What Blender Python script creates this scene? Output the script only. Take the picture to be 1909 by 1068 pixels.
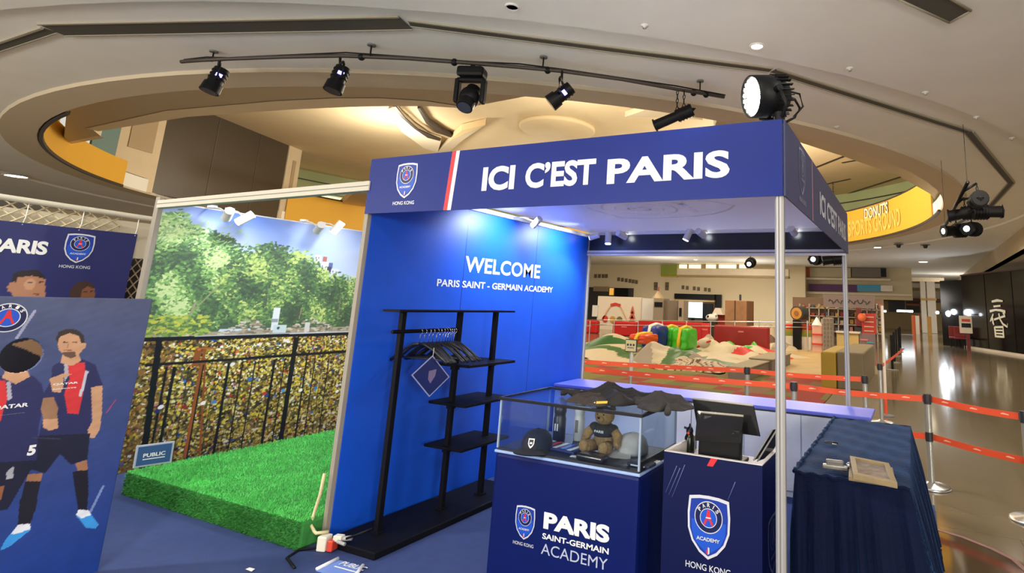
import bpy, bmesh, math, random
import numpy as np
from mathutils import Matrix, Vector

for o in list(bpy.data.objects):
    bpy.data.objects.remove(o)
SC = bpy.context.scene
COL = SC.collection
PI = math.pi
random.seed(7)
RNG = np.random.default_rng(5)

# ------------------------------------------------------------------ camera
CAM = np.array([.562, -2.742, 1.566])
YAW, PITCH, ROLL = -.425, .19, .037
F, PX, PY = 1052.5, 1223.7, 363.65
def cam_axes():
    cy, sy = math.cos(YAW), math.sin(YAW); cp, sp = math.cos(PITCH), math.sin(PITCH)
    w = np.array([sy*cp, cy*cp, sp]); r = np.array([cy, -sy, 0.]); u = np.cross(r, w)
    c, s = math.cos(ROLL), math.sin(ROLL)
    return c*r + s*u, -s*r + c*u, w
AX_R, AX_U, AX_W = cam_axes()
cd = bpy.data.cameras.new('camera'); cam = bpy.data.objects.new('camera', cd); COL.objects.link(cam)
cd.sensor_width = 36; cd.lens = F/1909*36
cd.shift_x = -(PX-954.5)/1909; cd.shift_y = (PY-534)/1909
cd.clip_end = 300
cam.matrix_world = Matrix(((AX_R[0], AX_U[0], -AX_W[0], CAM[0]), (AX_R[1], AX_U[1], -AX_W[1], CAM[1]), (AX_R[2], AX_U[2], -AX_W[2], CAM[2]), (0, 0, 0, 1)))
SC.camera = cam
# survey helpers: a measured image point -> the world point on a known plane
def ray(u, v): return AX_R*(u-PX)/F - AX_U*(v-PY)/F + AX_W
def onz(u, v, z): d = ray(u, v); return Vector(CAM + d*(z-CAM[2])/d[2])
def ony(u, v, y): d = ray(u, v); return Vector(CAM + d*(y-CAM[1])/d[1])
def onx(u, v, x): d = ray(u, v); return Vector(CAM + d*(x-CAM[0])/d[0])
def vz(u, v, x, y):
    d = ray(u, v); t = math.hypot(x-CAM[0], y-CAM[1])/math.hypot(d[0], d[1]); return CAM[2]+d[2]*t

# ------------------------------------------------------------------ world, exposure, lights
SC.view_settings.view_transform = 'Standard'; SC.view_settings.look = 'None'
SC.view_settings.gamma = 1; SC.view_settings.exposure = 0.45
SC.view_settings.use_curve_mapping = False
wd = bpy.data.worlds.new('world'); SC.world = wd; wd.use_nodes = True
bg = wd.node_tree.nodes['Background']; bg.inputs[0].default_value = (1, .94, .84, 1); bg.inputs[1].default_value = .52
def lamp(kind, loc, energy, col, radius=.05, target=None, angle=60, blend=.5):
    l = bpy.data.lights.new('light', kind); l.energy = energy; l.color = col
    l.shadow_soft_size = radius
    if kind == 'SPOT': l.spot_size = math.radians(angle); l.spot_blend = blend
    o = bpy.data.objects.new('light', l); COL.objects.link(o); o.location = loc
    if target is not None:
        o.rotation_euler = (Vector(target)-Vector(loc)).to_track_quat('-Z', 'Y').to_euler()
    return o
WARM = (1, .89, .72); NEUT = (1, .96, .90); COOL = (.80, .89, 1)
ATR = Vector((-11.8, 14.94, 0)); RAD = 13.27; CEIL = 4.6; UP = 8.0
# downlights of the ground-floor ceiling
for x, y, e in ((-1.0, 3.4, 90), (-3.2, 1.6, 40), (1.6, 6.5, 130), (2.2, 0, 70), (-1, -3.5, 160), (-5.5, -2.5, 160), (-9.5, -1, 120), (2.4, 13, 170), (2.4, 20, 170),
                (0, 31, 240), (-7, 32, 240), (-14, 32, 240), (-20, 30, 240), (-2, 42, 200), (-10, 42, 200)):
    lamp('SPOT', (x, y, CEIL-.08), e*2.8, NEUT if y < 4 else WARM, .12, (x, y, 0), 150, .8)
# upper gallery and dome lamps of the atrium; last added to brighten its right
for a, r, e in ((40, 7, 620), (130, 7, 620), (215, 6, 520), (310, 6, 620), (12, 9.5, 500)):
    lamp('POINT', (ATR.x+r*math.cos(math.radians(a)), ATR.y+r*math.sin(math.radians(a)), 6.2), e*.85, (1, .90, .72), .6)
# unseen fill points added to brighten the ceiling and the far hall
for x, y, z, e in ((4, -10, 2.6, 640), (-5, -10, 2.6, 640), (-13, -9, 2.6, 640), (8, -7, 2.2, 620), (3.4, 45, 2.5, 160), (-9, 33.5, 2.6, 130), (-14, 31, 2.6, 130)):
    lamp('POINT', (x, y, z), e*(1.5 if y < 0 else 1), (1, .95, .86), .6)
# booth track spots: on the welcome wall, the counters and the scenery wall
for y, e in ((1.30, 55), (2.24, 55)):
    lamp('SPOT', (-2.46, y+.03, 2.30), e, COOL, .03, (-2.88, y, 1.95), 130, 1)
for x, tx, e in ((-2.6, -2.4, 36), (-1.6, -1.4, 42), (-.5, -.9, 42)):
    lamp('SPOT', (x, 2.72, 2.24), e, COOL, .03, (tx, 2.0, .4), 120, .8)
for y, e in ((.55, 15), (1.60, 15)):
    lamp('SPOT', (-5.0, y, 2.36), e, (.9, .95, 1), .03, (-5.55, y+.1, 1.7), 130, 1)
for y, e in ((.75, 120), (2.1, 120)):
    lamp('SPOT', (-3.16, y, 2.36), e, (.92, .96, 1), .04, (-5.2, y, .75), 130, .9)  # unseen spots added behind the welcome wall to even out print and turf

# ------------------------------------------------------------------ materials
MATS = {}
def srgb(*c): return tuple(((v/255)/12.92 if v/255 <= .04045 else ((v/255+.055)/1.055)**2.4) for v in c)
def mat(name, col, rough=.5, metal=0, emit=0, noise=0, nscale=20, bump=0, bscale=200, spec=.5, ecol=None):
    if name in MATS: return MATS[name]
    m = bpy.data.materials.new(name); m.use_nodes = True; nt = m.node_tree; b = nt.nodes['Principled BSDF']
    b.inputs['Roughness'].default_value = rough; b.inputs['Metallic'].default_value = metal
    b.inputs['Specular IOR Level'].default_value = spec
    b.inputs['Base Color'].default_value = (*col, 1)
    if emit:
        b.inputs['Emission Color'].default_value = (*(ecol or col), 1); b.inputs['Emission Strength'].default_value = emit
    tc = nt.nodes.new('ShaderNodeTexCoord') if noise or bump else None
    if noise:
        n = nt.nodes.new('ShaderNodeTexNoise'); n.inputs['Scale'].default_value = nscale; n.inputs['Detail'].default_value = 5
        r = nt.nodes.new('ShaderNodeValToRGB'); nt.links.new(tc.outputs['Object'], n.inputs['Vector'])
        nt.links.new(n.outputs['Fac'], r.inputs['Fac'])
        r.color_ramp.elements[0].position = .3; r.color_ramp.elements[1].position = .7
        r.color_ramp.elements[0].color = (*[c*(1-noise) for c in col], 1); r.color_ramp.elements[1].color = (*[min(1, c*(1+noise)) for c in col], 1)
        nt.links.new(r.outputs['Color'], b.inputs['Base Color'])
    if bump:
        n = nt.nodes.new('ShaderNodeTexNoise'); n.inputs['Scale'].default_value = bscale; n.inputs['Detail'].default_value = 3
        bp = nt.nodes.new('ShaderNodeBump'); bp.inputs['Strength'].default_value = bump; bp.inputs['Distance'].default_value = .01
        nt.links.new(tc.outputs['Object'], n.inputs['Vector']); nt.links.new(n.outputs['Fac'], bp.inputs['Height']); nt.links.new(bp.outputs['Normal'], b.inputs['Normal'])
    MATS[name] = m
    return m
def glass_mat(name, tint=(.92, .97, 1), refl=.5):
    if name in MATS: return MATS[name]
    m = bpy.data.materials.new(name); m.use_nodes = True; nt = m.node_tree; nt.nodes.clear()
    out = nt.nodes.new('ShaderNodeOutputMaterial'); mix = nt.nodes.new('ShaderNodeMixShader')
    t = nt.nodes.new('ShaderNodeBsdfTransparent'); g = nt.nodes.new('ShaderNodeBsdfGlossy'); lw = nt.nodes.new('ShaderNodeFresnel')
    mu = nt.nodes.new('ShaderNodeMath'); mu.operation = 'MULTIPLY'; mu.inputs[1].default_value = refl
    t.inputs[0].default_value = (*tint, 1); g.inputs['Roughness'].default_value = .02; lw.inputs['IOR'].default_value = 1.5
    nt.links.new(lw.outputs[0], mu.inputs[0]); nt.links.new(mu.outputs[0], mix.inputs[0])
    nt.links.new(t.outputs[0], mix.inputs[1]); nt.links.new(g.outputs[0], mix.inputs[2]); nt.links.new(mix.outputs[0], out.inputs[0])
    MATS[name] = m; return m
def print_mat(name='printed_film', rough=.45, spec=.5):
    if name in MATS: return MATS[name]
    m = bpy.data.materials.new(name); m.use_nodes = True; nt = m.node_tree; b = nt.nodes['Principled BSDF']
    a = nt.nodes.new('ShaderNodeAttribute'); a.attribute_name = 'ink'
    b.inputs['Roughness'].default_value = rough; b.inputs['Specular IOR Level'].default_value = spec
    nt.links.new(a.outputs['Color'], b.inputs['Base Color']); MATS[name] = m; return m

WHITE = mat('white_paint', (.75, .73, .70), .5)
WVINYL = mat('white_vinyl', (.80, .80, .78), .45)
ALU = mat('aluminium', (.62, .62, .62), .35, .9)
ALUW = mat('silver_extrusion', (.44, .43, .42), .4, .35)
STEEL = mat('brushed_steel', (.60, .60, .60), .28, 1)
BLACK = mat('black_plastic', (.005, .005, .006), .45, spec=.2)
BLACKM = mat('black_metal', (.010, .010, .012), .4, spec=.3)
RUBBER = mat('rubber', (.02, .02, .02), .8)
BLUE = mat('blue_print', srgb(7, 34, 120), .42, spec=.25, noise=.04, nscale=3)
WBLUE = mat('welcome_blue', srgb(8, 80, 205), .45, noise=.05, nscale=6)
NAVY = mat('navy_print', srgb(18, 32, 92), .4)
NAVYD = mat('navy_dark', srgb(8, 14, 44), .45)
RED = mat('red_print', srgb(205, 38, 44), .45)
REDV = mat('red_vinyl', srgb(190, 20, 22), .4)
CREAM = mat('cream_plaster', srgb(214, 196, 166), .8, noise=.03, nscale=2)
CEILM = mat('ceiling_plaster', srgb(238, 236, 230), .85, noise=.025, nscale=1.5)
DARKG = mat('dark_grey', (.035, .033, .03), .6)
GREY = mat('mid_grey', (.16, .155, .15), .6)
ORANGE = mat('orange_webbing', srgb(236, 84, 40), .6, bump=.1, bscale=300)
YELLOW = mat('yellow_banner', srgb(226, 172, 52), .6)
LAMPW = mat('lamp_face_warm', (1, .9, .7), emit=14, ecol=(1, .88, .66))
LAMPC = mat('lamp_face_cool', (1, 1, 1), emit=10, ecol=(.9, .95, 1))
GLASS = glass_mat('clear_glass')

# ------------------------------------------------------------------ mesh builder
class MB:
    def __init__(s): s.v = []; s.f = []; s.mi = []; s.mats = []; s.sm = []
    def m(s, mt):
        if mt not in s.mats: s.mats.append(mt)
        return s.mats.index(mt)
    def add(s, vs, fs, mt, M=None, smooth=False):
        b = len(s.v); i = s.m(mt)
        s.v += [tuple(M @ Vector(v)) if M else tuple(v) for v in vs]
        s.f += [tuple(b+k for k in f) for f in fs]; s.mi += [i]*len(fs); s.sm += [smooth]*len(fs)
        return s
    def box(s, c, d, mt, M=None, bev=0, rz=0):
        bm = bmesh.new(); bmesh.ops.create_cube(bm, size=1)
        for v in bm.verts: v.co = Vector((v.co.x*d[0], v.co.y*d[1], v.co.z*d[2]))
        if bev: bmesh.ops.bevel(bm, geom=bm.edges[:], offset=bev, segments=2, affect='EDGES', profile=.5)
        T = Matrix.Translation(c) @ Matrix.Rotation(rz, 4, 'Z')
        if M: T = M @ T
        bm.verts.index_update()
        s.add([v.co.copy() for v in bm.verts], [[v.index for v in f.verts] for f in bm.faces], mt, T); bm.free(); return s
    def b2(s, lo, hi, mt, bev=0, M=None):
        lo, hi = Vector(lo), Vector(hi); return s.box((lo+hi)/2, [abs(k) for k in hi-lo], mt, M, bev)
    def cyl(s, p0, p1, r0, mt, r1=None, n=16, cap=True, smooth=True):
        p0, p1 = Vector(p0), Vector(p1); r1 = r0 if r1 is None else r1
        q = (p1-p0).to_track_quat('Z', 'Y').to_matrix(); vs = []
        for p, r in ((p0, r0), (p1, r1)):
            for k in range(n): vs.append(p+q @ Vector((r*math.cos(2*PI*k/n), r*math.sin(2*PI*k/n), 0)))
        s.add(vs, [(k, (k+1) % n, n+(k+1) % n, n+k) for k in range(n)], mt, smooth=smooth)
        if cap: s.add(vs, [tuple(range(n-1, -1, -1)), tuple(range(n, 2*n))], mt)
        return s
    def tube(s, pts, r, mt, n=8, closed=False):
        pts = [Vector(p) for p in pts]; vs = []; N = len(pts)
        for i, p in enumerate(pts):
            a = pts[(i-1) % N] if (closed or i) else p; b = pts[(i+1) % N] if (closed or i < N-1) else p
            q = (b-a).to_track_quat('Z', 'Y').to_matrix(); rr = r[i] if isinstance(r, (list, tuple)) else r
            for k in range(n): vs.append(p+q @ Vector((rr*math.cos(2*PI*k/n), rr*math.sin(2*PI*k/n), 0)))
        fs = []
        for i in range(N if closed else N-1):
            j = (i+1) % N
            for k in range(n): fs.append((i*n+k, i*n+(k+1) % n, j*n+(k+1) % n, j*n+k))
        if not closed: fs += [tuple(range(n-1, -1, -1)), tuple((N-1)*n+k for k in range(n))]
        return s.add(vs, fs, mt, smooth=True)
    def lathe(s, prof, mt, M=None, n=24, smooth=True):
        vs = []; fs = []
        for r, z in prof:
            for k in range(n): vs.append((r*math.cos(2*PI*k/n), r*math.sin(2*PI*k/n), z))
        for i in range(len(prof)-1):
            for k in range(n): fs.append((i*n+k, i*n+(k+1) % n, (i+1)*n+(k+1) % n, (i+1)*n+k))
        if prof[0][0] > 1e-6: fs.append(tuple(range(n-1, -1, -1)))
        if prof[-1][0] > 1e-6: fs.append(tuple((len(prof)-1)*n+k for k in range(n)))
        return s.add(vs, fs, mt, M, smooth)
    def prism(s, poly, h, mt, M=None, z0=0):
        n = len(poly); vs = [(x, y, z0) for x, y in poly]+[(x, y, z0+h) for x, y in poly]
        return s.add(vs, [tuple(range(n-1, -1, -1)), tuple(range(n, 2*n))]+[(k, (k+1) % n, n+(k+1) % n, n+k) for k in range(n)], mt, M)
    def poly(s, pts, mt, M=None): return s.add(pts, [tuple(range(len(pts)))], mt, M)
    def strip(s, pts, wid, mt, M, w=.0):
        # a flat brush stroke: centre line pts, widths wid, in the (u, v) plane of M at height w
        vs = []; n = len(pts)
        for i, (x, y) in enumerate(pts):
            a = pts[max(0, i-1)]; b = pts[min(n-1, i+1)]; dx, dy = b[0]-a[0], b[1]-a[1]; L = math.hypot(dx, dy) or 1
            ww = (wid[i] if isinstance(wid, (list, tuple)) else wid)/2
            vs += [(x-dy/L*ww, y+dx/L*ww, w), (x+dy/L*ww, y-dx/L*ww, w)]
        return s.add(vs, [(2*i, 2*i+1, 2*i+3, 2*i+2) for i in range(n-1)], mt, M)
    def ball(s, c, d, mt, M=None, sub=3, rot=None):
        bm = bmesh.new(); bmesh.ops.create_icosphere(bm, subdivisions=sub, radius=1)
        T = Matrix.Translation(c) @ (rot.to_4x4() if rot else Matrix()) @ Matrix.Diagonal((d[0], d[1], d[2], 1))
        if M: T = M @ T
        bm.verts.index_update()
        s.add([v.co.copy() for v in bm.verts], [[v.index for v in f.verts] for f in bm.faces], mt, T, True); bm.free(); return s
    def build(s, name, parent=None, local=False, kind=None):
        me = bpy.data.meshes.new(name)
        off = Vector((0, 0, 0))
        if parent is not None and not local:
            off = root_loc(parent)
        me.from_pydata([tuple(Vector(v)-off) for v in s.v], [], s.f)
        for mt in s.mats: me.materials.append(mt)
        me.polygons.foreach_set('material_index', s.mi); me.polygons.foreach_set('use_smooth', s.sm)
        me.update()
        o = bpy.data.objects.new(name, me); COL.objects.link(o)
        if parent is not None: o.parent = parent
        if kind: o['kind'] = kind
        return o
def root_loc(o):
    v = Vector((0, 0, 0))
    while o is not None: v += Vector(o.location); o = o.parent
    return v
def thing(name, label, cat, loc=(0, 0, 0), rz=0, group=None):
    o = bpy.data.objects.new(name, None); COL.objects.link(o); o.location = loc; o.rotation_euler.z = rz; o.empty_display_size = .1
    o['label'] = label; o['category'] = cat
    if group: o['group'] = group
    return o
def tag(o, label, cat, group=None):
    o['label'] = label; o['category'] = cat
    if group: o['group'] = group
    return o
def struct(o): o['kind'] = 'structure'; return o
def dup(root, loc, rz=None, label=None):
    def cp(o, par):
        c = o.copy(); COL.objects.link(c)
        if par is not None: c.parent = par
        for ch in list(o.children): cp(ch, c)
        return c
    r = cp(root, None); r.location = loc
    if rz is not None: r.rotation_euler.z = rz
    if label: r['label'] = label
    return r
def frame(o, u, v):
    u, v = Vector(u).normalized(), Vector(v).normalized(); w = u.cross(v); o = Vector(o)
    return Matrix(((u.x, v.x, w.x, o.x), (u.y, v.y, w.y, o.y), (u.z, v.z, w.z, o.z), (0, 0, 0, 1)))
TXT = {}
def text_mesh(body, bold=.0, ext=.0, spacing=1):
    k = (body, bold, ext, spacing)
    if k in TXT: return TXT[k]
    cu = bpy.data.curves.new('t', 'FONT'); cu.body = body; cu.offset = bold; cu.extrude = ext; cu.resolution_u = 4; cu.size = 1; cu.space_character = spacing
    ob = bpy.data.objects.new('t', cu); COL.objects.link(ob)
    dg = bpy.context.evaluated_depsgraph_get(); me = ob.evaluated_get(dg).to_mesh()
    vs = [tuple(v.co) for v in me.vertices]; fs = [tuple(p.vertices) for p in me.polygons]
    ob.evaluated_get(dg).to_mesh_clear(); bpy.data.objects.remove(ob); bpy.data.curves.remove(cu)
    TXT[k] = (vs, fs); return TXT[k]
def add_text(mb, body, M, u0, v0, u1, v1, mt, bold=.02, w=.002, spacing=1):
    # lettering fitted to the rectangle (u0,v0)-(u1,v1) on the plane of M
    vs, fs = text_mesh(body, bold, 0, spacing)
    xs = [v[0] for v in vs]; ys = [v[1] for v in vs]
    sx = (u1-u0)/(max(xs)-min(xs)); sy = (v1-v0)/(max(ys)-min(ys))
    mb.add([(u0+(v[0]-min(xs))*sx, v0+(v[1]-min(ys))*sy, w) for v in vs], fs, mt, M)
SILV = mat('silver_print', srgb(214, 216, 222), .35, .2)
CBLUE = mat('crest_blue', srgb(24, 78, 190), .4); CDARK = mat('crest_navy', srgb(10, 20, 70), .4); CMID = mat('crest_mid', srgb(18, 52, 150), .4)
def crest(mb, M, cu, cv, h, caption=True, mono=None, field=None):
    # badge: silver shield, blue field, round medallion with a red lattice tower, small words
    W_ = mono or SILV; s = h; FB = field or BLUE
    def sh(k, dz=0):
        pts = []
        top = [(-.36, .46), (-.18, .492), (0, .5), (.18, .492), (.36, .46)]
        right = [(.385, .2), (.375, -.05), (.30, -.25), (.16, -.41), (0, -.5)]
        pts = top+right+[(-x, y) for x, y in right[-2::-1]]
        return [(cu+x*s*k, cv+(y*k+dz)*s, 0) for x, y in pts]
    def lay(pts, mt, w): mb.poly([(p[0], p[1], w) for p in pts], mt, M)
    def disc(r, x, y, mt, w, n=28): lay([(cu+(x+r*math.cos(2*PI*k/n))*s, cv+(y+r*math.sin(2*PI*k/n))*s) for k in range(n)], mt, w)
    lay(sh(1), W_, .0015); lay(sh(.90), CMID if not mono else FB, .0025)
    if not mono: lay([(cu+x*s, cv+y*s) for x, y in [(-.31, .1), (.31, .1), (.30, -.1), (.22, -.26), (0, -.42), (-.22, -.26), (-.30, -.1)]], CBLUE, .003)
    disc(.255, 0, .16, W_, .0035); disc(.24, 0, .16, CDARK if not mono else FB, .004)
    disc(.155, 0, .15, W_, .0045); disc(.143, 0, .15, CBLUE if not mono else FB, .005)
    T = [[(-.10, .04), (-.055, .04), (-.02, .12), (.02, .12), (.055, .04), (.10, .04), (.045, .14), (.018, .28), (-.018, .28), (-.045, .14)]]
    for t in T: lay([(cu+x*s, cv+y*s) for x, y in t], RED if not mono else W_, .0055)
    lay([(cu+x*s, cv+y*s) for x, y in [(-.05, .145), (.05, .145), (.045, .165), (-.045, .165)]], W_, .006)
    for i, ch in enumerate('PARIS'):
        a = math.radians(90+(2-i)*27); rr = .198
        MM = M @ Matrix.Translation((cu+rr*math.cos(a)*s, cv+(.16+rr*math.sin(a))*s, 0)) @ Matrix.Rotation(a-PI/2, 4, 'Z')
        add_text(mb, ch, MM, (-.026 if ch != 'I' else -.008)*s, -.033*s, (.026 if ch != 'I' else .008)*s, .033*s, W_, .03, .006)
    add_text(mb, 'ACADEMY', M, cu-.21*s, cv-.215*s, cu+.21*s, cv-.155*s, W_, .03, .006)
    lay([(cu-.035*s, cv-.40*s), (cu-.002*s, cv-.42*s), (cu-.002*s, cv-.30*s)], RED if not mono else W_, .006)
    lay([(cu+.002*s, cv-.42*s), (cu+.03*s, cv-.40*s), (cu+.03*s, cv-.31*s), (cu+.002*s, cv-.30*s)], W_, .006)
    if caption: add_text(mb, 'HONG KONG', M, cu-.40*s, cv-.68*s, cu+.40*s, cv-.58*s, W_, .01, .003)
# raster printing: a numpy picture becomes per-vertex ink on a fine grid
class Ink:
    def __init__(s, w, h, nx, ny, base):
        s.w, s.h, s.nx, s.ny = w, h, nx, ny; s.a = np.empty((ny, nx, 3)); s.a[:] = srgb(*base)
        s.X, s.Y = np.meshgrid(np.linspace(0, w, nx), np.linspace(0, h, ny))
    def poly(s, pts, c):
        pts = np.array(pts, float); x0, y0 = pts.min(0); x1, y1 = pts.max(0)
        ix = slice(max(0, int(x0/s.w*(s.nx-1))), min(s.nx, int(x1/s.w*(s.nx-1))+2)); iy = slice(max(0, int(y0/s.h*(s.ny-1))), min(s.ny, int(y1/s.h*(s.ny-1))+2))
        X, Y = s.X[iy, ix], s.Y[iy, ix]
        if X.size == 0: return
        ins = np.zeros(X.shape, bool); j = len(pts)-1
        for i in range(len(pts)):
            xi, yi = pts[i]; xj, yj = pts[j]
            if yi != yj: ins ^= ((yi > Y) != (yj > Y)) & (X < (xj-xi)*(Y-yi)/(yj-yi)+xi)
            j = i
        s.a[iy, ix][ins] = c if isinstance(c[0], float) else srgb(*c)
    def ell(s, cx, cy, rx, ry, c, rot=0, mixf=1):
        R = max(rx, ry)
        ix = slice(max(0, int((cx-R)/s.w*(s.nx-1))), max(0, min(s.nx, int((cx+R)/s.w*(s.nx-1))+2))); iy = slice(max(0, int((cy-R)/s.h*(s.ny-1))), max(0, min(s.ny, int((cy+R)/s.h*(s.ny-1))+2)))
        X, Y = s.X[iy, ix]-cx, s.Y[iy, ix]-cy
        if X.size == 0: return
        ca, sa = math.cos(rot), math.sin(rot); U, V = X*ca+Y*sa, -X*sa+Y*ca
        k = (U/rx)**2+(V/ry)**2 < 1
        col = np.array(c if isinstance(c[0], float) else srgb(*c))
        s.a[iy, ix][k] = s.a[iy, ix][k]*(1-mixf)+col*mixf
    def line(s, x0, y0, x1, y1, wd, c):
        dx, dy = x1-x0, y1-y0; L = math.hypot(dx, dy); px, py = -dy/L*wd/2, dx/L*wd/2
        s.poly([(x0+px, y0+py), (x1+px, y1+py), (x1-px, y1-py), (x0-px, y0-py)], c)
    def build(s, name, M, parent=None, mt=None, hole=None):
        nx, ny = s.nx, s.ny; me = bpy.data.meshes.new(name)
        P = np.stack([s.X.ravel(), s.Y.ravel(), np.zeros(nx*ny), np.ones(nx*ny)], 1) @ np.array(M).T
        off = np.array(root_loc(parent)) if parent is not None else 0
        i = np.arange((nx-1)*(ny-1)); q = (i//(nx-1))*nx+i % (nx-1)
        Q = np.stack([q, q+1, q+nx+1, q+nx], 1)
        if hole is not None:
            cx, cy, rx, ry = hole; c = (s.X.ravel()[Q].mean(1)-cx)**2/rx**2+(s.Y.ravel()[Q].mean(1)-cy)**2/ry**2
            Q = Q[c > 1]
        me.vertices.add(nx*ny); me.vertices.foreach_set('co', (P[:, :3]-off).ravel())
        me.loops.add(Q.size); me.loops.foreach_set('vertex_index', Q.ravel().astype(np.int32))
        me.polygons.add(len(Q)); me.polygons.foreach_set('loop_start', np.arange(0, Q.size, 4, dtype=np.int32))
        me.update(calc_edges=True); me.validate()
        at = me.color_attributes.new('ink', 'FLOAT_COLOR', 'POINT')
        at.data.foreach_set('color', np.concatenate([s.a.reshape(-1, 3), np.ones((nx*ny, 1))], 1).astype(np.float32).ravel())
        me.materials.append(mt or print_mat())
        o = bpy.data.objects.new(name, me); COL.objects.link(o)
        if parent is not None: o.parent = parent
        return o
# ------------------------------------------------------------------ setting: mall floor, ceiling, atrium
def floor_mat():
    m = mat('polished_stone', srgb(112, 100, 78), .11, spec=.9, noise=.05, nscale=1.2); nt = m.node_tree; b = nt.nodes['Principled BSDF']
    old = b.inputs['Base Color'].links[0].from_socket
    br = nt.nodes.new('ShaderNodeTexBrick'); br.inputs['Scale'].default_value = 1; br.inputs['Mortar Size'].default_value = .004
    br.inputs['Brick Width'].default_value = 1.2; br.inputs['Row Height'].default_value = .6
    tc = nt.nodes.new('ShaderNodeTexCoord'); nt.links.new(tc.outputs['Object'], br.inputs['Vector'])
    mx = nt.nodes.new('ShaderNodeMix'); mx.data_type = 'RGBA'
    nt.links.new(br.outputs['Fac'], mx.inputs['Factor']); nt.links.new(old, mx.inputs['A']); mx.inputs['B'].default_value = (*srgb(102, 91, 70), 1)
    nt.links.new(mx.outputs['Result'], b.inputs['Base Color'])
    return m
f = MB(); f.b2((-48, -9, -.2), (16, 62, 0), floor_mat()); struct(f.build('floor'))
STONE = mat('dark_stone', srgb(70, 58, 44), .08, noise=.1, nscale=8)
edge = [onz(u, v, .0) for u, v in ((1745, 988), (1795, 1003), (1850, 1025), (1890, 1045), (1935, 1085), (2010, 1180))]
f = MB(); pl = [(p.x, p.y) for p in edge]+[(1.2, -.5), (.66, -.5)]
f.prism(pl, .004, STONE, z0=.001); o = struct(f.build('trim_1'))
pink = MB()
pink.strip([(p.x, p.y) for p in edge], .035, mat('rose_stone', srgb(150, 108, 104), .3), Matrix.Identity(4), .0065); struct(pink.build('trim_2'))

def ap(a, r): return (ATR.x+r*math.cos(math.radians(a)), ATR.y+r*math.sin(math.radians(a)))
# main ceiling: a slab with a round opening and a shallow round step
XL, XR, YL, YR = -48, 4.1, -9, 62
def rectpt(a):
    c, s = math.cos(math.radians(a)), math.sin(math.radians(a)); t = 1e9
    if c > 1e-9: t = min(t, (XR-ATR.x)/c)
    if c < -1e-9: t = min(t, (XL-ATR.x)/c)
    if s > 1e-9: t = min(t, (YR-ATR.y)/s)
    if s < -1e-9: t = min(t, (YL-ATR.y)/s)
    return ATR.x+c*t, ATR.y+s*t
cuts = [k*3 for k in range(120)]
for X_, Y_ in ((XR, YL), (XR, YR), (XL, YL), (XL, YR)): cuts.append(math.degrees(math.atan2(Y_-ATR.y, X_-ATR.x)) % 360)
cuts = sorted(set(round(c, 4) for c in cuts)); n = len(cuts)
c_ = MB(); R1, R2 = RAD, 15.66; ST = -.05
rings = [[(*ap(a, R1), CEIL+.42) for a in cuts], [(*ap(a, R1), CEIL) for a in cuts], [(*ap(a, R2), CEIL) for a in cuts], [(*ap(a, R2+.03), CEIL+ST) for a in cuts], [(*rectpt(a), CEIL+ST) for a in cuts], [(*rectpt(a), CEIL+.42) for a in cuts]]
vs = [p for r in rings for p in r]; fs = []
for k in range(len(rings)):
    kk = (k+1) % len(rings)
    for i in range(n): j = (i+1) % n; fs.append((k*n+i, k*n+j, kk*n+j, kk*n+i))
c_.add(vs, fs, CEILM); struct(c_.build('ceiling'))
# lip round the opening
l = MB(); vs = []; fs = []; N = 120
for k in range(N): a = 360*k/N; vs += [(*ap(a, RAD+.02), CEIL-.05), (*ap(a, RAD+.55), CEIL-.05), (*ap(a, RAD+.58), CEIL+.01), (*ap(a, RAD-.0), CEIL+.01)]
for k in range(N):
    j = (k+1) % N
    for q in range(4): r = (q+1) % 4; fs.append((4*k+q, 4*k+r, 4*j+r, 4*j+q))
l.add(vs, fs, mat('lip_plaster', srgb(206, 190, 164), .8)); struct(l.build('trim_3'))
# dark straight slots laid out as a polygon round the opening
poly = [(-16.5, .05), (-8.944, .063), (-4.532, 1.485), (-.957, 4.118), (1.554, 7.679), (2.768, 12.125), (2.687, 15.391), (1.9, 19.5)]
SLOT = mat('slot_dark', (.075, .072, .06), .6); SLOTL = mat('slot_lip', srgb(160, 152, 134), .6)
for k in range(len(poly)-1):
    a, b = Vector((*poly[k], 0)), Vector((*poly[k+1], 0)); d = (b-a).normalized(); L = (b-a).length; w = .27 if k == 1 else .11
    M = frame((a.x, a.y, CEIL-.012), d, Vector((0, 0, 1)).cross(d))
    s_ = MB(); s_.b2((.02, -w/2, 0), (L-.02, w/2, .01), SLOT, M=M)
    s_.b2((.02, -w/2-.03, -.01), (L-.02, -w/2, .012), SLOTL, M=M); s_.b2((.02, w/2, -.01), (L-.02, w/2+.02, .012), SLOTL, M=M)
    struct(s_.build('trim_%d' % (4+k)))
# rectangular air slot, top right
q = [onz(u, v, CEIL+ST-.01) for u, v in ((1660, -8), (1706, -40), (1810, 20), (1770, 42))]
s_ = MB(); s_.poly([(p.x, p.y, p.z) for p in q], SLOT)
for i in range(4): s_.tube([q[i], q[(i+1) % 4]], .014, SLOTL, 6)
tag(s_.build('air_vent'), 'long dark rectangular air slot in the ceiling at the top right', 'vent')
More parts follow.
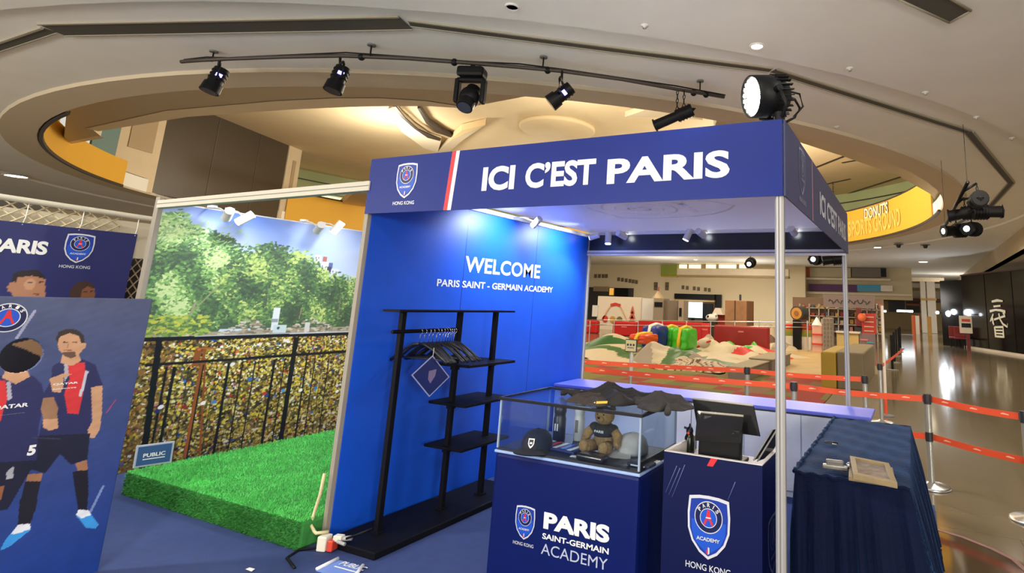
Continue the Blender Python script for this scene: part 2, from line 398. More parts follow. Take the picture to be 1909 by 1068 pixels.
# downlights
def downlight(u, v, r, on, label, z=None):
    z = CEIL+ST if z is None else z
    p = onz(u, v, z); t = thing('downlight', label, 'light', (p.x, p.y, z))
    m = MB(); m.lathe([(r, .0), (r, -.012), (r*.82, -.02), (r*.78, -.004)], WHITE, n=24); m.build('trim_ring', t, True)
    m = MB(); m.lathe([(r*.80, -.006), (.0001, -.006)], LAMPW if on else mat('lamp_off', srgb(120, 112, 100), .4), n=24); m.build('lens', t, True)
    return t
for u, v, r, on, lab in ((1411, 85, .085, 1, 'bright round downlight in the ceiling above the lit stage lamp'), (955, 12, .075, 0, 'unlit round downlight at the top edge near the middle'),
                    (30, 328, .3, 1, 'lit round downlight in the ceiling at the far left above the lattice fence'),
                    (1636, 461, .22, 1, 'lit round downlight below the yellow gallery banner'),
                    (1721, 488, .32, 1, 'lit round downlight far down the hall, nearer the dark shopfront'),
                    (1297, 484, .2, 1, 'small lit downlight seen beneath the rear beam of the booth')):
    downlight(u, v, r, on, lab)
for i, (u, v, lab) in enumerate(((1202, 47, 'small white sprinkler disc left of the bright downlight'), (1584, 127, 'small sprinkler disc right of the bright downlight'),
                     (1725, 172, 'small sprinkler disc below the long air slot'), (1820, 218, 'small sprinkler disc above the bend of the dark ceiling slot'), (1560, 236, 'small sprinkler disc inside the slot polygon over the booth corner'), (1886, 257, 'small sprinkler disc at the right frame edge'))):
    p = onz(u, v, CEIL+(0 if i == 4 else ST)); t = thing('ceiling_sprinkler', lab, 'sprinkler', p)
    m = MB(); m.lathe([(.045, 0), (.045, -.008), (.02, -.014), (.012, -.03), (.0001, -.03)], WHITE, n=16); m.build('rosette', t, True)
    m = MB(); m.lathe([(.022, -.036), (.022, -.039)], STEEL, n=12); m.cyl((0, 0, -.03), (0, 0, -.037), .004, STEEL, n=8); m.build('deflector', t, True)
for u, v, lab in ((1675, 455, 'dark ceiling sensor below the yellow gallery banner'), (1725, 456, 'ceiling sensor pair right of the dark dot under the banner')):
    p = onz(u, v, CEIL+ST); m = MB(); m.cyl(p, p+Vector((0, 0, -.16)), .12, DARKG, .07, 14); m.cyl(p, p+Vector((0, 0, -.03)), .2, GREY, n=14)
    tag(m.build('ceiling_sensor'), lab, 'sensor')

# atrium well: gallery parapets, screen wall and glazing on the rim, dome ceiling above
def arc_wall(m, a0, a1, r, z0, z1, mt, th=.12, step=2):
    k = max(2, int(abs(a1-a0)/step)+1); aa = np.linspace(a0, a1, k); vs = []; fs = []
    for a in aa: vs += [(*ap(a, r), z0), (*ap(a, r), z1), (*ap(a, r+th), z1), (*ap(a, r+th), z0)]
    for i in range(k-1):
        for q in range(4): fs.append((4*i+q, 4*i+(q+1) % 4, 4*i+4+(q+1) % 4, 4*i+4+q))
    fs += [(0, 1, 2, 3), tuple(4*(k-1)+q for q in (3, 2, 1, 0))]
    return m.add(vs, fs, mt)
UPC = mat('upper_cream', srgb(226, 206, 168), .8, noise=.03, nscale=1)
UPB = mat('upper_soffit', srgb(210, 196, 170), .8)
LEDGE = mat('rim_dark', (.04, .03, .025), .5)
GREENG = mat('green_glass', srgb(176, 186, 140), .18, noise=.12, nscale=.6)
m = MB(); vs = [(*ap(a, 19), UP) for a in range(0, 360, 3)]; m.add(vs, [tuple(range(len(vs)))], UPC); vs2 = [(x, y, UP+.2) for x, y, z in vs]; m.add(vs2, [tuple(range(len(vs)))], UPC); struct(m.build('ceiling_dome'))
m = MB(); arc_wall(m, 0, 187, 17.5, 4.6, UP, GREENG); struct(m.build('wall_gallery'))
m = MB(); arc_wall(m, 217, 360, 18.6, 4.6, UP, CREAM); struct(m.build('wall_gallery_near'))
m = MB(); vs = []; fs = []
for a in range(0, 361, 3): vs += [(*ap(a, RAD-.0), CEIL+.44), (*ap(a, 19), CEIL+.44)]
for i in range(120): fs.append((2*i, 2*i+1, 2*i+3, 2*i+2))
m.add(vs, fs, CREAM); struct(m.build('floor_gallery'))
# yellow banner on the far parapet
ban = thing('gallery_banner', 'long yellow banner with a sports ground sign along the upper gallery rail', 'banner', (*ap(60, RAD), CEIL))
m = MB(); arc_wall(m, 9, 187, RAD-.05, CEIL-.02, 5.95, YELLOW, .04); m.build('banner_cloth', ban)
m = MB(); arc_wall(m, 3, 187, RAD-.07, CEIL-.07, CEIL-.0, LEDGE, .06); m.build('rail', ban)
m = MB(); arc_wall(m, 3, 187, RAD-.02, 5.95, 6.03, LEDGE, .06); m.build('rail', ban)
m = MB(); arc_wall(m, -14, 9, RAD+.02, CEIL+.08, 5.95, glass_mat('rail_glass', (.75, .82, .78), .8), .03); m.build('glass_panel', ban)
def arc_text(body, u0, v0, u1, v1, mt, bold, name, r=RAD-.006, w=0):
    # letters bent round the parapet between two measured points of it
    aL = math.degrees(math.atan2(*(lambda p: (p.y-ATR.y, p.x-ATR.x))(hit(u0, v0)))); aR = math.degrees(math.atan2(*(lambda p: (p.y-ATR.y, p.x-ATR.x))(hit(u1, v1))))
    zL, zR = hit(u0, v0).z, hit(u1, v1).z
    vs, fs = text_mesh(body, bold); xs = [v[0] for v in vs]; ys = [v[1] for v in vs]
    return aL, aR, zL, zR, vs, fs, min(xs), max(xs), min(ys), max(ys)
def hit(u, v, r=RAD):
    d = ray(u, v); ox, oy = CAM[0]-ATR.x, CAM[1]-ATR.y; A = d[0]**2+d[1]**2; B = 2*(ox*d[0]+oy*d[1]); C_ = ox*ox+oy*oy-r*r
    t = (-B+math.sqrt(B*B-4*A*C_))/2/A; return Vector(CAM+d*t)
def bent(body, u0, u1, vbot, vtop, mt, bold, name, off):
    aL, aR, z0, _, vs, fs, x0, x1, y0, y1 = arc_text(body, u0, vbot, u1, vbot, mt, bold, name)
    zt = hit((u0+u1)/2, vtop).z; zb = hit((u0+u1)/2, vbot).z
    P = []
    for v in vs:
        k = (v[0]-x0)/(x1-x0); a = aL+(aR-aL)*k; z = zb+(zt-zb)*(v[1]-y0)/(y1-y0); P.append((*ap(a, RAD-.055-off), z))
    mb = MB(); mb.add(P, fs, mt); mb.build(name, ban)
bent("DONUT'S", 1613, 1660, 405, 381, mat('brown_letter', srgb(84, 52, 30), .5), .075, 'lettering_outline', .012)
bent("DONUT'S", 1614, 1659, 404, 382, mat('cream_letter', srgb(250, 236, 205), .5), .03, 'lettering', .02)
bent('SPORTS GROUND', 1584, 1683, 433, 402, mat('pale_yellow_letter', srgb(236, 196, 96), .5), .03, 'lettering', .02)
# big dark screen between two piers on the far left of the rim
def rim_panel(name, u0, u1, vref, z0, z1, mt, th, parent=None):
    a0 = math.atan2(hit(u0, vref).y-ATR.y, hit(u0, vref).x-ATR.x); a1 = math.atan2(hit(u1, vref).y-ATR.y, hit(u1, vref).x-ATR.x)
    p0 = Vector((*ap(math.degrees(a0), RAD), 0)); p1 = Vector((*ap(math.degrees(a1), RAD), 0)); d = (p1-p0).normalized()
    M = frame((p0.x, p0.y, 0), d, (0, 0, 1)); mb = MB(); mb.b2((0, z0, -th), ((p1-p0).length, z1, 0), mt, M=M)
    return mb.build(name, parent)
SCR = mat('screen_off', srgb(74, 64, 52), .35, noise=.08, nscale=.5)
sc_ = thing('video_wall', 'huge switched off dark screen on the upper storey at the left', 'screen', (*ap(201, RAD), CEIL))
a_0, a_1 = 215.0, 188.5
pp0, pp1 = Vector((*ap(a_0, RAD), 0)), Vector((*ap(a_1, RAD), 0)); dd = (pp1-pp0).normalized(); LL = (pp1-pp0).length
MS = frame((pp0.x, pp0.y, 0), dd, (0, 0, 1))
m = MB(); m.b2((0, 4.63, -.3), (LL, UP, 0), SCR, M=MS); m.build('display', sc_)
for x in (LL*.36, LL*.72):
    m = MB(); m.b2((x-.02, 4.65, 0), (x+.02, UP-.05, .012), mat('screen_seam', srgb(86, 76, 64), .4), M=MS); m.build('seam', sc_)
for k, (x0, x1) in enumerate(((-1.5, 0), (LL, LL+.85))):
    m = MB(); m.b2((x0, 4.6, -.4), (x1, UP, .05), CREAM, M=MS); m.b2((x0+.35, 5.9, .05), (x1-.3, 7.4, .08), mat('pier_inset', srgb(176, 154, 122), .7), M=MS)
    struct(m.build('wall_pier_%d' % (k+1)))
# gallery glazing right of the screen and yellow parapet on the left end
m = MB(); arc_wall(m, 221.5, 242, RAD-.05, CEIL-.02, 5.35, YELLOW, .04); arc_wall(m, 242, 264, RAD-.05, CEIL-.02, 5.95, YELLOW, .04); arc_wall(m, 221.5, 264, RAD-.07, CEIL-.07, CEIL, LEDGE, .06)
tag(m.build('parapet_banner'), 'yellow banner on the parapet at the far left end of the round opening', 'banner')
m = MB(); arc_wall(m, 221.5, 227, RAD+.3, 5.3, 6.8, mat('teal_panel', srgb(110, 140, 140), .5), .05); tag(m.build('teal_banner'), 'teal banner on the upper storey left of the dark screen', 'banner')
m = MB()
for z, w in ((6.35, .05), (6.9, .03), (7.45, .05)): arc_wall(m, 4, 186, 17.4, z, z+w, LEDGE, .05)
struct(m.build('trim_gallery'))
# shop strip lights behind the gallery glass: pale lit shelves
m = MB(); arc_wall(m, 160, 185, 17.3, 6.55, 6.8, mat('shop_glow', (1, .9, .6), emit=.8, ecol=(1, .85, .5)), .05); struct(m.build('trim_shop'))
# upper storey slab over the near part of the opening (its soffit shows as the brown band), with a pale lip, lightened further for light from inside
lipL = [onz(u, v, 5.1) for u, v in ((172, 241), (330, 211), (530, 195), (640, 190), (720, 189), (800, 192), (872, 200))]
near = [ap(a, RAD+.5) for a in range(264, 313, 4)]
st_ = [onz(u, v, 5.1) for u, v in ((125, 200), (118, 268), (188, 254))]
pts = [(p.x, p.y) for p in st_+lipL]+near[::-1]
m = MB(); m.prism(pts, .25, UPB, z0=5.1); struct(m.build('ceiling_gallery_slab'))
m = MB()
m.strip([(p.x, p.y) for p in lipL], [.22, .40, .46, .46, .42, .28, .06], mat('lip_lit_cream', srgb(255, 240, 212), .7), Matrix.Identity(4), 5.085)
m.strip([(p.x, p.y) for p in st_[1:]], [.10, .16], mat('lip_lit_cream', srgb(255, 240, 212), .7), Matrix.Identity(4), 5.085)
m.prism([(p.x, p.y) for p in lipL]+[(p.x-.04, p.y+.06) for p in lipL[::-1]], .3, mat('lip_lit_cream', srgb(255, 240, 212), .7), z0=5.09); struct(m.build('trim_lip'))
lipR = [onz(u, v, 5.1) for u, v in ((1330, 243), (1410, 250), (1490, 265), (1571, 291), (1676, 328), (1735, 362), (1755, 392))]
out = [ap(a, RAD+.5) for a in (316, 322, 330, 338, 346, 354, 362)]
m = MB(); m.prism([(p.x, p.y) for p in lipR]+out[::-1], .25, UPB, z0=5.1); struct(m.build('ceiling_gallery_ring'))
# decorative dome reliefs
def relief(name, px, z, th, mt):
    m = MB(); m.prism([tuple(onz(u, v, z))[:2] for u, v in px], th, mt, z0=z); return struct(m.build(name))
DCR = mat('dome_relief', srgb(230, 204, 158), .8)
m = MB(); m.lathe([(1.42, 0), (1.42, -.10), (1.36, -.16), (.0001, -.16)], UPC, Matrix.Translation((ATR.x+.4, ATR.y-.55, UP)), 48); struct(m.build('trim_dome_disc'))
relief('trim_dome_1', ((700, 187), (735, 152), (790, 148), (835, 158), (765, 170), (736, 190)), 6.62, .12, DCR)
relief('trim_dome_2', ((724, 203), (733, 199), (748, 218), (772, 239), (797, 256), (822, 264), (816, 284), (790, 276), (748, 245)), 7.75, .22, mat('dome_relief_white', srgb(226, 214, 190), .8))
relief('trim_dome_3', ((733, 199), (738, 199), (756, 221), (780, 242), (822, 260), (820, 263), (797, 257), (772, 240), (748, 219)), 7.7, .05, LEDGE)
relief('trim_dome_4', ((778, 202), (783, 202), (800, 228), (822, 243), (846, 255), (844, 258), (815, 247), (794, 230)), 7.8, .15, LEDGE)
relief('trim_dome_5', ((815, 284), (840, 262), (906, 232), (862, 262), (835, 285)), 7.75, .2, UPB)
relief('trim_dome_6', ((905, 233), (860, 243), (838, 262)), 7.72, .25, DCR)
relief('trim_dome_7', ((1165, 218), (1200, 206), (1240, 208), (1310, 224), (1240, 219)), 7.75, .2, UPB)
relief('trim_dome_8', ((1172, 184), (1200, 186), (1232, 206), (1215, 204), (1190, 192)), 7.7, .2, UPB)
relief('trim_dome_beam', ((598, 414), (668, 352), (692, 352), (692, 376), (634, 420)), 5.9, .3, DCR)
relief('trim_dome_9', ((1195, 192), (1250, 190), (1320, 205), (1330, 222), (1260, 214), (1215, 204)), 7.85, .1, DCR)
for k, (p, q_) in enumerate((((1520, 313), (1573, 292)), ((1570, 304), (1598, 299)), ((1539, 344), (1585, 334)), ((1560, 368), (1680, 330)))):
    a, b = onz(*p, UP-.02), onz(*q_, UP-.02); m = MB(); d = (b-a); M = frame(a, d, Vector((0, 0, 1)).cross(d)); m.b2((0, -.07, -.0), (d.length, .07, .02), LEDGE, M=M); struct(m.build('trim_dome_%d' % (10+k)))
downlight(750, 163, .16, 1, 'bright round downlight on the upper storey left of the round dome disc', 6.6)
# right hand hall: bulkhead, far walls
BULK = mat('bulkhead_plaster', srgb(196, 178, 146), .8)
m = MB(); m.b2((4.1, -9, 3.85), (4.4, 62, CEIL+.3), BULK); m.b2((4.1, -9, 3.85), (9, 62, 4.0), BULK); struct(m.build('wall_right'))
VENT = mat('vent_grille', srgb(112, 96, 74), .6)
VL = mat('vent_slat', srgb(150, 132, 104), .6)
for k, (u, v) in enumerate(((1889, 429), (1852, 452), (1832, 464), (1799, 488), (1790, 494), (1780, 500), (1771, 510), (1763, 520))):
    p = onx(u, v, 4.1); s = .30 if k < 3 else .36
    t = thing('wall_vent', 'dark square vent on the right bulkhead, %s from the right frame edge' % ('first second third fourth fifth sixth seventh eighth'.split()[k]), 'vent', (4.1, p.y, p.z), group='square vents on the right bulkhead')
    g = MB(); g.b2((4.08, p.y-s, p.z-.16), (4.1, p.y+s, p.z+.16), VENT); g.build('grille', t)
    for i in range(4):
        b = MB(); z = p.z-.12+.08*i; b.b2((4.06, p.y-s*.9, z-.012), (4.085, p.y+s*.9, z+.012), VL); b.build('slat', t)
# ------------------------------------------------------------------ hall beyond the booth
def bx(mb, u0, v0, u1, v1, Y, dep, mt, bev=0, ground=False):
    a = ony((u0+u1)/2, v0, Y).z; b = ony((u0+u1)/2, v1, Y).z; vm = (v0+v1)/2
    x0, x1 = ony(u0, vm, Y).x, ony(u1, vm, Y).x
    lo = 0 if ground else max(.0, min(a, b))
    return mb.b2((x0, Y, lo), (x1, Y+dep, max(a, b)), mt, bev)
m = MB(); m.b2((-32, 38, 0), (-6.2, 38.4, CEIL), mat('back_wall_cream', srgb(226, 208, 172), .8)); struct(m.build('wall_back'))
m = MB(); m.b2((-8, 60, 0), (9, 60.4, CEIL), mat('far_plaster', srgb(206, 180, 130), .8)); struct(m.build('wall_far'))
m = MB(); m.b2((-32.4, 8, 0), (-32, 38.4, CEIL), CREAM); struct(m.build('wall_left'))
def one(name, label, cat, rects, group=None):
    # a thing made of px rectangles at real depths: (part, u0, v0, u1, v1, Y, depth, material, bevel, ground)
    R = [r if len(r) > 8 else tuple(r)+(0,) for r in rects]; mb0 = MB(); r = R[0]; p = ony((r[1]+r[3])/2, r[4], r[5])
    t = thing(name, label, cat, (p.x, r[5], 0 if (len(r) > 9 and r[9]) else max(0, p.z)), group=group)
    for r in R:
        mb = MB(); bx(mb, *r[1:5], r[5], r[6], r[7], r[8], r[9] if len(r) > 9 else False); mb.build(r[0], t)
    return t
BRN = mat('brown_board', srgb(150, 108, 74), .7, noise=.15, nscale=3); AMB = mat('amber_sign', srgb(210, 150, 60), emit=.8)
PALE = mat('pale_panel', srgb(226, 214, 196), .6); PINKB = mat('pink_panel', srgb(214, 120, 112), .6); PURP = mat('purple_panel', srgb(84, 36, 84), .6)
CYAN = mat('blue_panel', srgb(72, 146, 178), .6); OLIVE = mat('green_panel', srgb(130, 140, 50), .6); ORNG = mat('orange_panel', srgb(170, 84, 34), .6)
GREYP = mat('grey_panel', srgb(112, 102, 90), .6); WIN = mat('lit_window', (1, .85, .5), emit=1.1, ecol=(1, .82, .45)); MUST = mat('mustard', srgb(168, 136, 36), .6)
one('shop_unit', 'dark shop unit with an amber sign at the back left of the hall', 'shop', [('facade', 1085, 536, 1176, 612, 37.6, .38, DARKG, 0, True), ('signboard', 1106, 534, 1134, 543, 37.5, .1, mat('shop_sign_tan', srgb(150, 128, 96), .5)), ('lit_sign', 1136, 537, 1143, 550, 37.5, .1, AMB), ('shutter', 1146, 537, 1170, 553, 37.5, .1, BLACK)])
t = one('shop_unit', 'black framed shop unit around the bright projection at the back', 'shop', [('facade', 1257, 549, 1332, 612, 37.6, .38, mat('shop_brown', srgb(104, 74, 46), .6), 0, True), ('fascia', 1257, 548, 1332, 557, 37.45, .15, BLACK), ('awning', 1258, 559, 1331, 562, 37.3, .3, mat('tan_awning', srgb(190, 160, 110), .6)), ('opening', 1310, 566, 1329, 606, 37.5, .1, BLACK)])
one('projection_screen', 'bright white projection screen in the black shop at the back', 'screen', [('screen', 1274, 563, 1309, 592, 36.8, .08, mat('projection', (.85, .95, 1), emit=1.1, ecol=(.82, .93, 1))), ('frame', 1272, 592, 1311, 594, 36.78, .1, BLACK), ('stand', 1288, 593, 1294, 625, 36.82, .06, BLACK, 0, True), ('picture', 1288, 570, 1304, 588, 36.79, .01, mat('projection_blue', (.5, .75, .9), emit=.75, ecol=(.5, .78, .95)))])
one('shop_door', 'tall black doorway right of the projection screen', 'door', [('door_leaf', 1331, 549, 1343, 612, 37.68, .3, BLACK, 0, True), ('handle', 1341, 580, 1342, 586, 37.65, .05, STEEL)])
for lab, cells in (('group of four small dark vents high on the back wall, leftmost', [(1110, 514), (1117, 514), (1124, 514), (1130, 514)]), ('row of six small dark vents on the back wall, second from the left', [(1153, 520), (1160, 521), (1167, 522), (1174, 523), (1180, 524), (1186, 525)]), ('vents on the back wall above the projection screen', [(1273, 535), (1281, 536), (1294, 537), (1302, 538), (1315, 539), (1322, 540)])):
    p = ony(*cells[0], 38); t = thing('vent_group', lab, 'vent', (p.x, 37.9, p.z))
    for u, v in cells: g = MB(); bx(g, u-2.4, v-3, u+2.4, v+4, 37.95, .05, VENT); g.build('grille', t)
for u, lab in ((1222, 'tall narrow dark louvre on the back wall pier, left one'), (1243, 'tall narrow pale louvre on the back wall pier, right one')):
    one('wall_louvre', lab, 'vent', [('louvre', u-3, 526, u+3, 541, 37.9, .1, VENT), ('slat', u-3, 533, u+3, 534, 37.85, .05, DARKG)])
one('gallery_edge', 'cream balcony edge with a row of lit windows at the far end of the hall', 'balcony', [('parapet', 1262, 501, 1470, 515, 36.0, .4, CREAM), ('coping', 1262, 514, 1470, 517, 35.9, .5, mat('coping_tan', srgb(150, 126, 86), .7))]+[('window', a, 493, b, 500, 36.2, .1, WIN) for a, b in ((1266, 1280), (1284, 1306), (1316, 1334), (1340, 1372), (1378, 1402))])
one('green_panel', 'olive green panel at the left end of the far balcony', 'panel', [('panel', 1232, 494, 1262, 514, 36, .3, OLIVE), ('edge', 1232, 514, 1262, 516, 35.9, .3, MUST)])
one('coloured_frieze', 'upper far frieze with orange, beige and grey panels', 'frieze', [('orange_panel', 1463, 497, 1510, 517, 38.9, .3, ORNG), ('beige_panel', 1510, 499, 1586, 517, 38.9, .3, mat('beige_panel', srgb(180, 166, 132), .6)), ('grey_panel', 1588, 499, 1642, 517, 38.9, .3, GREYP), ('black_panel', 1642, 500, 1652, 516, 38.9, .3, BLACK), ('window', 1588, 491, 1608, 497, 39.1, .1, WIN), ('orange_window', 1630, 490, 1648, 498, 39.1, .1, mat('orange_window', (1, .5, .2), emit=.8, ecol=(1, .6, .3))), ('soffit', 1463, 518, 1660, 522, 38.7, .6, CREAM)])
one('coloured_frieze', 'lower far frieze with pink, purple and blue panels', 'frieze', [('pink_panel', 1462, 531, 1497, 542, 39, .3, PINKB), ('purple_panel', 1508, 530, 1598, 543, 39, .3, PURP), ('blue_panel', 1598, 531, 1642, 543, 39, .3, CYAN), ('white_panel', 1642, 532, 1664, 543, 39, .3, PALE), ('soffit', 1440, 545, 1700, 549, 38.8, .6, CREAM), ('back_band', 1440, 492, 1700, 556, 39.4, .3, mat('band_cream', srgb(206, 188, 150), .7))])
# toy shop under the frieze
SH = mat('shelf_white', srgb(214, 200, 178), .6)
t = thing('toy_shop', 'open toy shop with white shelving under the purple and blue frieze', 'shop', ony(1570, 640, 30)*1)
m = MB(); bx(m, 1478, 556, 1648, 640, 31, .2, mat('shop_back', srgb(150, 120, 96), .7), 0, True); m.build('back_panel', t)
for u in range(1490, 1648, 18): m = MB(); bx(m, u, 566, u+2, 640, 30.4, .5, SH, 0, True); m.build('upright', t)
for v in (575, 590, 604, 618): m = MB(); bx(m, 1490, v, 1646, v+1.5, 30.4, .5, SH); m.build('shelf', t)
goods = [mat('goods_%d' % k, srgb(*c), .5) for k, c in enumerate(((170, 50, 40), (220, 200, 170), (90, 60, 50), (196, 150, 60), (80, 90, 110), (200, 120, 110)))]
ORD = 'first second third fourth fifth sixth seventh eighth ninth tenth eleventh twelfth thirteenth fourteenth fifteenth sixteenth seventeenth'.split()
for v, row in ((575, 'top'), (590, 'second'), (604, 'third'), (618, 'bottom')):
    for k, u in enumerate(range(1494, 1642, 9)):
        h = random.uniform(5, 10); m = MB(); bx(m, u, v-h, u+random.uniform(5, 8), v, 30.5, .3, random.choice(goods), .02)
        o = m.build('boxed_toy'); tag(o, 'small boxed toy on the %s shelf of the far toy shop, %s from the left' % (row, ORD[k]), 'toy', 'boxed toys on the far shop shelves')
one('shop_signboard', 'grey mauve signboard with dark script above the toy shop', 'sign', [('board', 1535, 550, 1630, 574, 28.5, .15, mat('mauve_board', srgb(150, 130, 122), .6)), ('post', 1538, 573, 1540, 642, 28.55, .08, DARKG, 0, True), ('post', 1625, 573, 1627, 642, 28.55, .08, DARKG, 0, True)])
M = frame(ony(1545, 568, 28.48), (1, 0, 0), (0, 0, 1)); sb = bpy.data.objects['shop_signboard']; m = MB()
pts = [(i*.055, .18+.09*math.sin(i*1.05)+.05*math.sin(i*2.7)) for i in range(38)]; m.strip(pts, .05, mat('script_ink', srgb(70, 56, 52), .6), M, .01); m.build('script', sb)
LAN = mat('red_sign', srgb(206, 56, 40), .5)
t = one('lantern_sign', 'red hanging sign with pale squiggles at the right of the toy shop', 'sign', [('sign', 1607, 584, 1633, 622, 27, .2, LAN), ('post', 1619, 621, 1621, 650, 27.05, .1, DARKG, 0, True)])
for v in (590, 599, 608, 616): m = MB(); bx(m, 1611, v, 1629, v+2, 26.97, .04, goods[1]); m.build('mark', t)
t = thing('red_lantern', 'round orange lantern hung left of the red sign', 'lantern', ony(1607, 591, 26.8)); m = MB(); m.ball(ony(1607, 591, 26.8), (.2, .2, .2), mat('orange_lantern', srgb(220, 104, 60), .5, emit=.25)); m.build('shade', t); m = MB(); m.cyl(ony(1607, 584, 26.8), ony(1607, 582, 26.8), .08, BLACK); m.build('cap', t)
one('red_pillar', 'dark red pillar in the toy shop', 'pillar', [('shaft', 1596, 574, 1606, 610, 27.4, .3, mat('dark_red', srgb(120, 30, 20), .5)), ('plinth', 1595, 608, 1607, 640, 27.4, .3, DARKG, 0, True)])
one('rainbow_panel', 'purple panel with a rainbow curve below the red hanging sign', 'panel', [('panel', 1602, 622, 1632, 656, 24, .3, mat('mauve_panel', srgb(128, 104, 104), .6), 0, True), ('curve', 1604, 632, 1618, 635, 23.97, .05, PINKB), ('curve', 1616, 637, 1629, 640, 23.97, .05, CYAN)])
one('yellow_counter', 'pale yellow counter left of the rainbow panel', 'counter', [('body', 1560, 620, 1601, 655, 24, .5, mat('pale_yellow', srgb(206, 176, 110), .6), 0, True), ('top', 1558, 618, 1603, 621, 23.9, .7, PALE)])
# mustard play blocks
p0 = onz(1531, 723, 0); t = thing('play_block', 'tall mustard cube block with a grey side on the play floor', 'block', (p0.x, p0.y, 0)); zt = vz(1531, 655, p0.x, p0.y)
x1 = onz(1558, 725, 0).x
m = MB(); m.b2((p0.x, p0.y, 0), (x1+.02, p0.y+2.4, zt), MUST, .03); m.build('mustard_block', t)
m = MB(); m.b2((x1+.03, p0.y+.05, 0), (x1+.55, p0.y+3.6, zt*1.02), mat('block_grey', srgb(120, 106, 76), .6), .03); m.build('grey_block', t)
t = one('candy_tower', 'pink and white candy tower with a pointed cap on the play floor', 'display', [('body', 1514, 606, 1532, 662, 19.5, .35, mat('candy_pink', srgb(226, 176, 156), .6), .02, True), ('band', 1513, 622, 1533, 625, 19.45, .45, LAN), ('band', 1513, 640, 1533, 643, 19.45, .45, LAN)])
m = MB(); c = ony(1523, 606, 19.65); m.cyl(c, c+Vector((0, 0, .3)), .2, WVINYL, .02, 16); m.build('cap', t)
t = one('lattice_tower', 'grey patterned tower beside the pink candy tower', 'display', [('body', 1534, 592, 1553, 664, 19, .35, mat('tower_grey', srgb(150, 132, 112), .6), .02, True)])
for v in range(596, 660, 8):
    for u in (1537, 1543, 1549): m = MB(); bx(m, u-1.5, v-2, u+1.5, v+2.5, 18.97, .04, GREY); m.build('opening', t)
# event backdrops (figures on them left out)
t = one('event_backdrop', 'white winter event backdrop with a red arch and tree behind the red barrier', 'backdrop', [('panel', 1113, 553, 1195, 625, 27, .3, PALE, 0, True), ('return_panel', 1196, 556, 1217, 625, 26.8, .3, WHITE, 0, True), ('notice', 1104, 569, 1114, 590, 26.9, .1, WHITE)])
M = frame(ony(1118, 601, 26.96), (1, 0, 0), (0, 0, 1)); m = MB()
W_ = ony(1190, 601, 26.96).x-ony(1118, 601, 26.96).x
m.strip([(W_*(.08+.62*(k/16)), .2+.95*math.sin(PI*k/16)) for k in range(17)], .07, mat('arch_tan', srgb(216, 170, 130), .6), M, .02)
m.strip([(W_*.27, 1.02), (W_*.40, 1.09), (W_*.53, 1.02)], .16, LAN, M, .03)
for k, (h, w) in enumerate(((.35, .5), (.62, .4), (.9, .28))): m.add([(W_*.84-w/2, h-.3, .02), (W_*.84+w/2, h-.3, .02), (W_*.84, h+.15, .02)], [(0, 1, 2)], mat('tree_red', srgb(206, 96, 76), .6), M)
for x, z, c in ((.14, .22, LAN), (.34, .2, goods[3]), (.52, .2, mat('olive_dot', srgb(110, 110, 60), .6))): m.poly([(W_*x+.2*math.cos(2*PI*k/14), z+.2*math.sin(2*PI*k/14), .02) for k in range(14)], c, M)
m.build('artwork', t)
t = one('photo_kiosk', 'grey photo kiosk with a dark window and pointed roof behind the red barrier', 'kiosk', [('body', 1218, 556, 1236, 628, 25.5, .8, mat('kiosk_grey', srgb(146, 132, 114), .6), 0, True), ('window', 1220, 563, 1234, 572, 25.45, .1, BLACK), ('side_body', 1237, 560, 1262, 628, 25.7, .8, mat('kiosk_brown', srgb(122, 108, 92), .6), 0, True)])
m = MB(); c = ony(1227, 556, 25.9); m.cyl(c, c+Vector((0, 0, .4)), .38, goods[1], .03, 4); m.build('roof', t); m = MB(); m.cyl(c+Vector((0, 0, .35)), c+Vector((0, 0, .6)), .03, goods[0]); m.build('finial', t)
one('photo_kiosk', 'tall grey photo kiosk to the left of the projection screen', 'kiosk', [('body', 1264, 560, 1274, 628, 25, .7, mat('kiosk_light', srgb(166, 150, 130), .6), 0, True), ('panel', 1266, 574, 1270, 590, 24.95, .05, BLACK)])
t = one('crate_stack', 'brown plywood crate stack at the end of the red barriers', 'crate', [('crate', 1351, 560, 1392, 640, 21, 1.2, BRN, .02, True), ('seam', 1369, 560, 1370.5, 640, 20.97, .05, DARKG, 0, True), ('bottle_prop', 1378, 549, 1381, 560, 21.2, .1, DARKG)])
t = thing('prop_house', 'small red roofed prop house right of the projection screen', 'prop', ony(1344, 600, 24)); m = MB(); bx(m, 1335, 585, 1352, 640, 24, .6, goods[0], 0, True); m.build('wall', t); m = MB(); M = frame(ony(1333, 586, 24), (1, 0, 0), (0, 0, 1)); w = ony(1354, 586, 24).x-ony(1333, 586, 24).x; m.prism([(0, 0), (w, 0), (w*.7, w*.55), (w*.3, w*.55)], .5, PALE, M); m.build('roof', t)
t = thing('snow_prop', 'white rounded snow prop with dark spots beside the projection screen', 'prop', ony(1328, 600, 23)); m = MB(); m.ball(ony(1327, 592, 23), (.3, .2, .17), WHITE); m.ball(ony(1333, 588, 23), (.12, .12, .12), WHITE); m.build('body', t); m = MB(); bx(m, 1321, 596, 1334, 640, 23, .3, DARKG, 0, True); m.build('plinth', t); m = MB(); m.ball(ony(1320, 590, 22.85), (.06, .06, .06), BLACK); m.ball(ony(1335, 589, 22.87), (.03, .03, .03), BLACK); m.build('spot', t)
